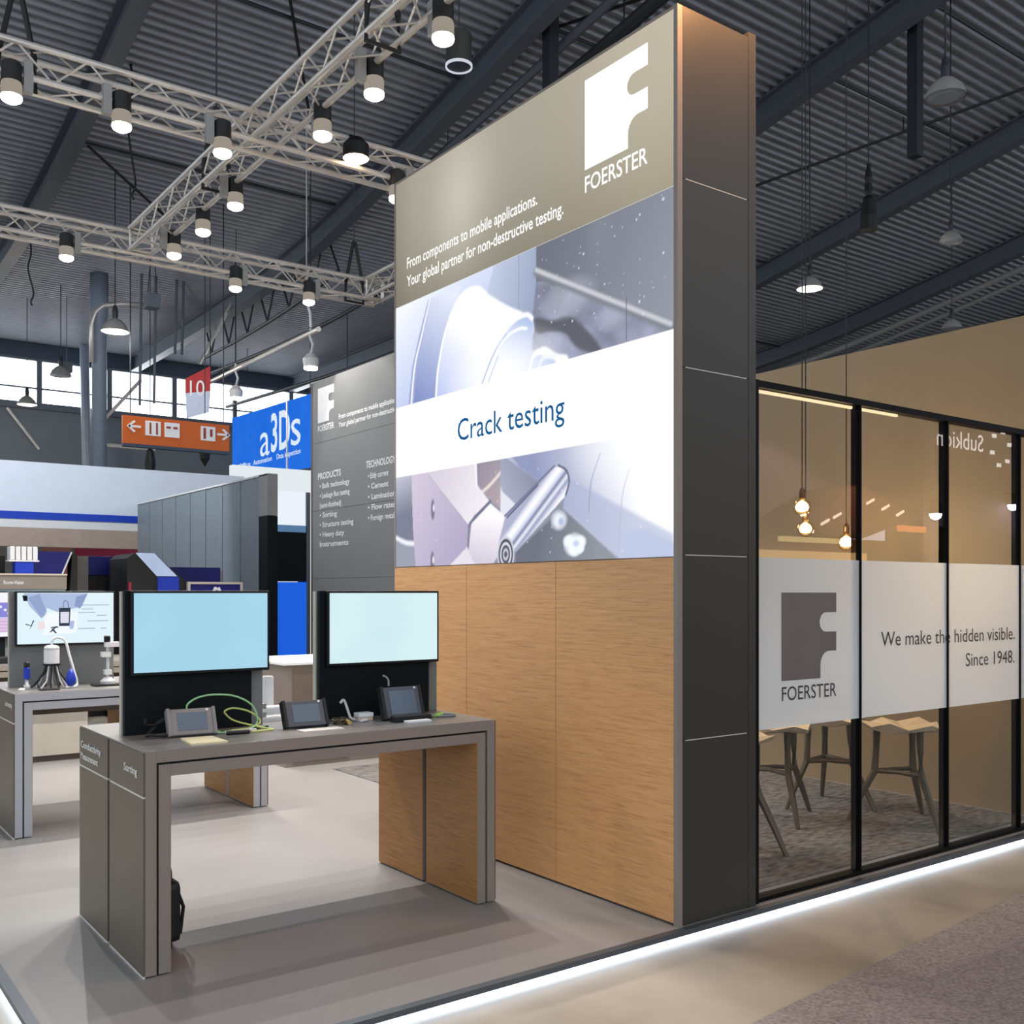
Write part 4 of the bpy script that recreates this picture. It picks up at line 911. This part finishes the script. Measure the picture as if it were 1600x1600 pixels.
# ------------------------------------------------------------------ truss rigging
def truss(name, p0, p1, label, s=.29, bay=.50):
    p0 = Vector(p0); p1 = Vector(p1); d = (p1 - p0).normalized(); Ln = (p1 - p0).length
    side = d.cross(Vector((0, 0, 1))).normalized() * (s / 2 - .025); up = Vector((0, 0, s / 2 - .025))
    t = thing(name, (p0 + p1) / 2, label, 'truss', 'aluminium lighting trusses over the booth')
    cs = [side + up, -side + up, -side - up, side - up]
    for c in cs: MB().rod(p0 + c, p1 + c, .025, 10).build('chord', M_ALU, t, smooth=False)
    n = int(Ln / bay * 2)
    for f in range(4):
        a, b_ = cs[f], cs[(f + 1) % 4]; b = MB(); last = None
        for i in range(n + 1):
            q = p0 + d * (Ln * i / n) + (a if i % 2 else b_)
            if last is not None: b.rod(last, q, .0085, 6)
            last = q
        b.build('lacing', M_ALU, t)
    for e in (p0 + d * .02, p1 - d * .02):
        b = MB()
        for f in range(4): b.rod(e + cs[f], e + cs[(f + 1) % 4], .012, 6)
        b.build('end_frame', M_ALU, t)
    return t
TZc = 5.50
truss('lighting_truss', (-2.5, 8.26, TZc), (6.55, 8.26, TZc), 'nearer cross truss, coming from the upper left to behind the tower')
truss('lighting_truss', (-2.5, 11.8, TZc), (6.55, 11.8, TZc), 'farther cross truss, lower in the picture')
truss('lighting_truss', (3.45, 2.8, TZc + .02), (3.45, 11.64, TZc + .02), 'truss running away from the camera, linking both cross trusses')
truss('lighting_truss', (6.40, 8.42, TZc), (6.40, 11.64, TZc), 'short truss joining the far corner beside the tower')
for i, (x, y, lb) in enumerate(((1.55, 8.26, 'nearer cross truss at the upper left'), (3.45, 6.15, 'truss over the near table'), (6.2, 11.8, 'far corner of the farther cross truss'), (3.45, 9.3, 'middle of the truss running away'))):
    t = thing('chain_hoist', (x, y, TZc + .15), 'black sling and hoist hooked to the ' + lb, 'hoist', 'black slings holding the trusses')
    MB().tube([(x - .12, y, TZc + .1), (x - .13, y, TZc - .16), (x + .13, y, TZc - .16), (x + .12, y, TZc + .1)], .02, 6).build('wrap', M_RUBBER, t)
    MB().rod((x - .12, y, TZc + .08), (x - .01, y, TZc + .62), .022, 6).rod((x + .12, y, TZc + .08), (x + .01, y, TZc + .62), .022, 6).build('sling', M_RUBBER, t)
    MB().rod((x, y, TZc + .6), (x, y, roof_t(y)), .008, 6).build('chain', M_DKSTEEL, t)
def lamp(x, y, z, tgt, label, drv=(1, 0), P=SPOT_W, on=True):
    t = thing('truss_lamp', (x, y, z), label, 'spotlight', 'cylindrical spotlights on the trusses')
    MB().lathe([(.066, .13), (.07, .135), (.07, .265), (.05, .28), (.03, .285)], (x, y, z), 20).build('housing', M_RUBBER, t)
    MB().lathe([(.072, .028), (.072, .115), (.066, .13)], (x, y, z), 20).build('diffuser_ring', M_RING, t)
    MB().lathe([(.001, -.026), (.04, -.019), (.068, -.002), (.074, .012), (.073, .03)], (x, y, z), 20, False).build('lens', M_LENS, t)
    dx, dy = drv
    b = MB(); b.box(x + dx * .11 - .032, x + dx * .11 + .032, y + dy * .11 - .032, y + dy * .11 + .032, z + .08, z + .31); b.build('driver_box', M_GREY, t, .004)
    b = MB(); b.box(min(x, x + dx * .1) - .012, max(x, x + dx * .1) + .012, min(y, y + dy * .1) - .012, max(y, y + dy * .1) + .012, z + .262, z + .285); b.build('bracket', M_GREY, t)
    b = MB(); b.rod((x + dx * .11, y + dy * .11, z + .3), (x + dx * .11, y + dy * .11, TZc - .10), .012, 8); b.build('hook', M_ALU, t)
    if on: spot((x, y, z - .05), tgt, P)
ZL = 5.17
for i, (x, s) in enumerate(((1.487, 1), (2.263, -1), (3.063, -1), (4.70, 1))):
    nm = ('leftmost lamp on the nearer cross truss', 'second lamp from the left on the nearer cross truss', 'third lamp from the left on the nearer cross truss', 'lamp peeking out at the left edge of the tower')[i]
    lamp(x, 8.12, ZL, (x, 7.4, 0), nm, (s, 0))
for i, y in enumerate((5.59, 6.51, 7.345, 9.165, 10.02, 10.9)):
    nm = ('lamp nearest the camera, at the top picture edge', 'second nearest lamp on the truss running away', 'third nearest lamp on the truss running away', 'first lamp beyond the nearer cross truss on the long truss', 'second lamp beyond the nearer cross truss on the long truss', 'farthest lamp on the long truss, at the corner of the farther cross truss')[i]
    lamp(3.58, y, ZL, (3.0 if i < 3 else 2.6, y + .1, 0), nm, (-1, 0) if i % 2 else (0, 1))
for i, x in enumerate((2.675, 4.556, 5.498)):
    nm = ('leftmost lamp on the farther cross truss', 'second lamp on the farther cross truss', 'dazzling lamp with rays on the farther cross truss')[i]
    lamp(x, 11.66, ZL, (2.2, 10.2, 0) if i == 0 else (6.0, (11.6, 10.7)[i - 1], 2.6), nm, (1, 0), SPOT_W if i == 0 else 110)
# unseen warm lamp, added to tint the top of the tower's narrow side
lamp(3.84, 3.14, 4.93, (3.84, 3.44, 4), 'unseen lamp added above the narrow side of the tower', (-1, 0), on=False)
spot((3.84, 3.14, 4.88), (3.84, 3.46, 3.9), 150, 95, (1, .45, .16), .03)
# wide warm flood on the nearer truss
t = thing('truss_floodlight', (4.285, 8.15, 5.5), 'dazzling wide warm floodlight on the nearer cross truss', 'floodlight')
MB().lathe([(.10, 0), (.115, .02), (.115, .12), (.06, .18), (.03, .19)], (4.23, 8.02, 5.40), 20).build('housing', M_BLACK, t)
MB().lathe([(.001, -.035), (.06, -.028), (.112, .004)], (4.23, 8.02, 5.40), 20, False).build('lens', emit('warm_flood', (255, 224, 186), 16.0), t)
MB().rod((4.23, 8.02, 5.58), (4.23, 8.12, 5.64), .015, 8).build('yoke', M_BLACK, t)
spot((4.23, 8.0, 5.35), (4.6, 5.5, 1.0), 160, 110, (1, .86, .68), .08)
# hanging ring loudspeaker
t = thing('hanging_loudspeaker', (5.2, 7.85, 6.43), 'dark cylinder with a white rim hanging above the poster tower', 'loudspeaker')
MB().lathe([(.118, .02), (.118, .30), (.10, .315), (.02, .32)], (5.2, 7.85, 6.43), 28).build('body', mat('olive_black', (44, 42, 36), .5), t)
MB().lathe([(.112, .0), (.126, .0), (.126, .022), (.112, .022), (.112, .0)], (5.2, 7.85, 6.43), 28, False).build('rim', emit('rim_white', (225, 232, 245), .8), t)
MB().lathe([(.001, .012), (.112, .012)], (5.2, 7.85, 6.43), 28, False).build('grille', mat('grille_navy', (30, 44, 64), .5), t)
MB().rod((5.2, 7.85, 6.74), (5.2, 7.85, roof_t(7.85)), .006, 6).build('cable', M_DKSTEEL, t)

# ------------------------------------------------------------------ hall pendants and hanging bits
def pendant(x, y, z, r, label, on, wire=True):
    t = thing('hall_pendant', (x, y, z), label, 'pendant lamp', 'bell shaped hall lamps')
    MB().lathe([(r, 0), (r * .97, r * .12), (r * .80, r * .50), (r * .45, r * .85), (r * .22, r * .98), (r * .16, r * 1.0)], (x, y, z), 24, False).build('shade', mat('pendant_shade', (150, 148, 146), .4), t, smooth=True)
    MB().lathe([(r * .2, r * .98), (r * .22, r * 1.5), (r * .15, r * 1.9), (r * .04, r * 2.0)], (x, y, z), 14).build('ballast', M_DKSTEEL, t)
    MB().lathe([(.001, .0), (r * .6, -.005), (r * .95, .02)], (x, y, z), 24, False).build('diffuser', emit('pendant_warm', (255, 238, 216), 2.6) if on else mat('pendant_off', (176, 186, 198), .3), t)
    MB().rod((x, y, z + 2 * r), (x, y, roof_t(y)), .012, 6).build('cord', M_DKSTEEL, t)
    if on: bulb_light((x, y, z - .12), 220, (1, .9, .78), .2)
pendant(6.48, 23.76, 7.45, .30, 'lit hall lamp left of centre, just under the farther truss', True)
pendant(6.68, 34.08, 7.35, .28, 'lit hall lamp at the far left before the wall', True)
pendant(7.19, 32.03, 7.95, .30, 'unlit hall lamp silhouetted against the far left windows', False)
pendant(16.26, 12.36, 7.42, .24, 'lit hall lamp right of the tower', True)
pendant(11.22, 6.61, 7.40, .24, 'large unlit hall lamp at the top right corner', False)
pendant(18.71, 10.91, 8.42, .22, 'unlit grey hall lamp at mid right', False)
pendant(24.66, 14.35, 8.35, .26, 'unlit hall lamp just above the right room wall', False)
t = thing('hanging_speaker', (8.14, 26.46, 9.0), 'small grey box speaker hanging under the left roof', 'speaker')
box('box', 7.98, 8.30, 26.3, 26.62, 8.85, 9.2, M_STEEL, t); MB().rod((8.02, 26.46, 9.2), (8.14, 26.46, roof_t(26.46)), .012, 6).rod((8.26, 26.46, 9.2), (8.14, 26.46, roof_t(26.46)), .012, 6).build('wire', M_DKSTEEL, t)
tag(MB().box(7.45, 7.75, 33.0, 33.2, 8.3, 8.6).rod((7.6, 33.1, 8.6), (7.6, 33.1, roof_t(33.1)), .012, 6).build('hanging_speaker', M_STEEL), 'small grey box speaker before the far left windows', 'speaker')
t = thing('hanging_hoist', (16.2, 11.03, 8.2), 'black chain bag with hoist hanging at upper right', 'hoist')
MB().lathe([(.16, 0), (.15, .25), (.10, .55), (.07, .62)], (16.2, 11.03, 8.15), 10).build('bag', M_RUBBER, t); MB().lathe([(.04, .6), (.08, .7), (.06, .85), (.07, .95), (.03, 1.2)], (16.2, 11.03, 8.15), 8).build('motor', M_RUBBER, t)
MB().rod((16.2, 11.03, 9.3), (16.2, 11.03, roof_t(11.03)), .012, 6).build('chain', M_DKSTEEL, t)
def hangcable(name, pts, r, m, label, cat='cable'):
    return cable(name, pts, r, m, label, cat)
def hook_down(x, y, zb, label, m=M_RUBBER, r=.02):
    zr = roof_t(y)
    return cable('hanging_cable', [(x, y, zr), (x + .02, y, zr - .5), (x - .05, y, (zr + zb) / 2), (x + .08, y, zb + .35), (x + .02, y, zb + .1), (x + .05, y, zb)], r, m, label)
hook_down(5.75, 20.0, 9.1, 'black cable hanging between the two cross trusses')
hook_down(5.6, 28.2, 8.9, 'black cable hanging at the far left below the farther truss')
t = thing('rope_coil', (8.6, 19.2, 7.2), 'pale rope with a coiled ring hanging left of the tower', 'rope')
MB().rod((9.0, 19.2, 8.0), (9.0, 19.2, roof_t(19.2)), .012, 6).build('rope', M_LIGHT, t)
MB().tube([(8.9 + .14 * math.cos(a), 19.2, 8.06 + .14 * math.sin(a)) for a in [i * .42 for i in range(17)]], .025, 6).build('coil', mat('rope_tan', (190, 160, 130), .7), t)
MB().tube([(9.0, 19.2, 8.0), (8.98, 19.2, 7.6), (9.08, 19.2, 7.3), (9.1, 19.2, 7.0)], .03, 6).build('tail', M_LIGHT, t)
# spindle shaped balancers before the far wall
for i, (x, y, z, lb) in enumerate(((8.6, 33, 6.1, 'black spindle balancer before the far wall, left of the pillar'), (8.55, 28, 5.0, 'black balancer below the orange sign, left'), (9.05, 25.2, 5.1, 'small black balancer on the orange sign'))):
    t = thing('balancer', (x, y, z), lb, 'balancer', 'black hanging balancers')
    MB().lathe([(.01, -.35), (.12, -.15), (.15, .1), (.10, .4), (.02, .5)], (x, y, z), 12).build('body', M_RUBBER, t); MB().rod((x, y, z + .45), (x, y, roof_t(y)), .012, 6).build('cord', M_DKSTEEL, t)
# roof services: pipes following the deck
def roof_run(name, x0, x1, ya, yb, drop, r, m, label, n=10, cat='pipe'):
    pts = []
    for i in range(n + 1):
        k = i / n; y = ya + (yb - ya) * k; pts.append((x0 + (x1 - x0) * k, y, roof_z(y) - drop))
    t = thing(name, pts[n // 2], label, cat)
    MB().tube(pts, r, 8).build('run', m, t)
    for k in (1, n // 2, n - 1): MB().rod(pts[k], (pts[k][0], pts[k][1], roof_t(pts[k][1])), .015, 6).build('hanger', m, t)
    return t
roof_run('service_pipe', 12.75, 12.1, 8, 20, .55, .09, M_STEEL, 'thick roof pipe running just above the poster tower')
roof_run('cable_tray', 13.3, 12.6, 8, 20, .75, .13, M_DKSTEEL, 'dark cable tray beside the roof pipe above the tower', cat='cable tray')
roof_run('sprinkler_pipe', 24.2, 19.4, 9.0, 18.8, .35, .035, M_DKSTEEL, 'thin sprinkler pipe crossing the upper right roof')
roof_run('service_pipe', 31.6, 31.6, 12, 30, .75, .10, M_GREY, 'upper of two parallel pipes at lower right roof')
roof_run('service_pipe', 32.3, 32.3, 12, 30, .85, .08, M_GREY, 'lower of two parallel pipes at lower right roof')
for i, (x, y, L, lb) in enumerate(((18.6, 11.6, 3.0, 'dark hanging post at the top right'), (12.0, 15.0, 2.0, 'dark hanging post above the middle of the poster tower'))):
    tag(MB().box(x - .11, x + .11, y - .11, y + .11, roof_z(y) - L, roof_t(y)).build('drop_post', M_DKSTEEL), lb, 'post')
for i, (ya, xa, xb) in enumerate(((17.2, 5.6, 11.4), (22.5, 5.5, 11.3), (15.2, 12.0, 17.8), (20.0, 18.5, 24.2), (13.6, 18.6, 24.2), (24.6, 25, 30.6), (11.2, 18.6, 24.2))):
    tag(MB().rod((xa, ya, roof_z(ya) - .2), (xb, ya, roof_z(ya) - .2), .035, 6).build('conduit', M_DKSTEEL), ('conduit across the roof bay above the nearer cross truss', 'conduit across the roof bay between the cross trusses', 'conduit across the roof bay over the poster tower', 'conduit in the right roof bay behind the chain bag', 'conduit in the right roof bay above the sprinkler pipe', 'conduit in the lower right roof bay', 'conduit near the top right post')[i], 'conduit')
for i, (p, q, lb) in enumerate((((6.2, 14.6, 12.6), (9.3, 19.6, 11.3), 'black tie rod slanting across the upper left roof'), ((5.6, 22.6, 11.0), (7.6, 23.6, 10.2), 'short black tie rod beside the left beam'), ((11.9, 15.8, 12.3), (14.4, 12.2, 12.95), 'black tie rod over the top of the poster tower'))):
    tag(MB().rod(p, q, .03, 6).build('tie_rod', M_RUBBER), lb, 'rod')
# lattice girder at the far left under the roof
b = MB(); last = None
for i in range(14):
    y = 23.5 + i * .75; xx = 11.9
    q = (xx, y, roof_z(y) - (-.05 if i % 2 else 1.25))
    if last: b.rod(last, q, .03, 6)
    last = q
b.tube([(11.9, 23.5 + i * 1.0, roof_z(23.5 + i) - 1.28) for i in range(11)], .05, 6)
tag(b.build('lattice_girder', M_DKSTEEL), 'dark lattice girder below the roof left of the tower', 'girder')
roof_run('service_pipe', 13.6, 12.4, 19, 36, 1.5, .06, M_DKSTEEL, 'dark pipe crossing low under the roof left of the tower')
roof_run('service_pipe', 16.0, 14.5, 21, 38, 1.9, .06, M_DKSTEEL, 'lowest dark pipe left of the tower, above the blue banner')

# ------------------------------------------------------------------ booths across the aisle, seen as reflections in the glass
struct(box('wall_opposite', 7.5, 40, -9.2, -9.0, HF, 6.6, mat('opposite_wall', (178, 150, 160), .7)))
op = thing('opposite_booth', (19, -6.2, HF), 'brown peaked canopy booth across the aisle, reflected in the glass', 'booth')
M_CAN = mat('canopy_brown', (110, 58, 36), .7)
b = MB(); b.prism([(16.6, 2.9), (18.7, 3.85), (21.0, 3.4), (20.9, 3.28), (18.8, 2.72)], 'y', -7.4, -6.0); b.build('canopy', M_CAN, op)
for x, z in ((18.95, 3.45), (19.5, 3.35), (20.05, 3.25), (17.8, 3.1), (17.4, 2.95)):
    MB().hexa([(x, -5.99, z), (x + .25, -5.99, z + .1), (x + .25, -5.95, z + .1), (x, -5.95, z)], [(x, -5.99, z + .05), (x + .25, -5.99, z + .15), (x + .25, -5.95, z + .15), (x, -5.95, z + .05)]).build('light_slit', emit('slit_light', (255, 230, 205), 9.0), op)
box('back_wall', 16.0, 21.4, -7.6, -7.4, HF, 2.9, mat('opposite_orange', (196, 130, 82), .6), op); box('counter', 16.4, 20.6, -6.2, -5.8, HF, 1.5, M_WHITE, op)
box('lit_shelf', 16.4, 20.9, -7.39, -7.3, 2.25, 2.5, emit('shelf_glow', (255, 205, 140), 4.0), op)
box('lit_sign', 18.75, 19.8, -6.2, -6.1, 2.72, 3.05, emit('opposite_sign', (246, 236, 250), 4.0), op)
box('orange_strip', 20.4, 21.4, -6.2, -6.1, 2.95, 3.08, emit('orange_strip', (255, 150, 84), 5.0), op)
box('pillar', 21.7, 22.3, -6.28, -6.0, HF, 3.1, mat('opposite_pillar', (214, 120, 78), .6), op)
box('lamp_row', 16.2, 18.2, -6.1, -6.0, 2.60, 2.70, emit('lamp_row', (255, 220, 150), 4.0), op)
spot((18.5, -4.2, 5.2), (18.5, -7, 2.2), 1600, 100, (1, .84, .68), .1)  # unseen lamp without a body, added to brighten the canopy
M_SIGNLIT = emit('lit_sign_letters', (255, 250, 245), 5.0)
ow = thing('opposite_sign_wall', (23, -6, HF), 'mauve sign wall across the aisle with white lettering, reflected in the glass', 'sign wall')
box('wall', 21.6, 26.5, -6.3, -6.0, HF, 6.5, mat('mauve_wall', (120, 92, 112), .6), ow)
text('Subkion', (23.65, -5.99, 4.95), (-1, 0, 0), (0, 0, 1), 2.0, .42, M_SIGNLIT, parent=ow)
for i in range(6):
    a = i * math.pi / 3 + .3
    MB().box(24.45 + .42 * math.cos(a) - .09, 24.45 + .42 * math.cos(a) + .09, -5.99, -5.97, 5.10 + .42 * math.sin(a) - .045, 5.10 + .42 * math.sin(a) + .045).build('mark', M_SIGNLIT, ow)
for i, (x, z, lb) in enumerate(((21.25, 3.35, 'white floodlight across the aisle, left star reflection'), (24.65, 3.72, 'white floodlight across the aisle, right star reflection'))):
    t = thing('aisle_floodlight', (x, -5.78, z), lb, 'floodlight')
    MB().lathe([(.14, 0), (.16, .1), (.10, .3), (.02, .32)], (x, -5.78, z), 14).build('housing', M_BLACK, t); MB().lathe([(.001, -.14), (.10, -.10), (.135, 0)], (x, -5.78, z), 14, False).build('lens', emit('aisle_flood', (232, 244, 255), 120.0), t)
    MB().rod((x, -5.78, z + .3), (x, -5.995, z + .3), .03, 8).build('arm', M_BLACK, t)
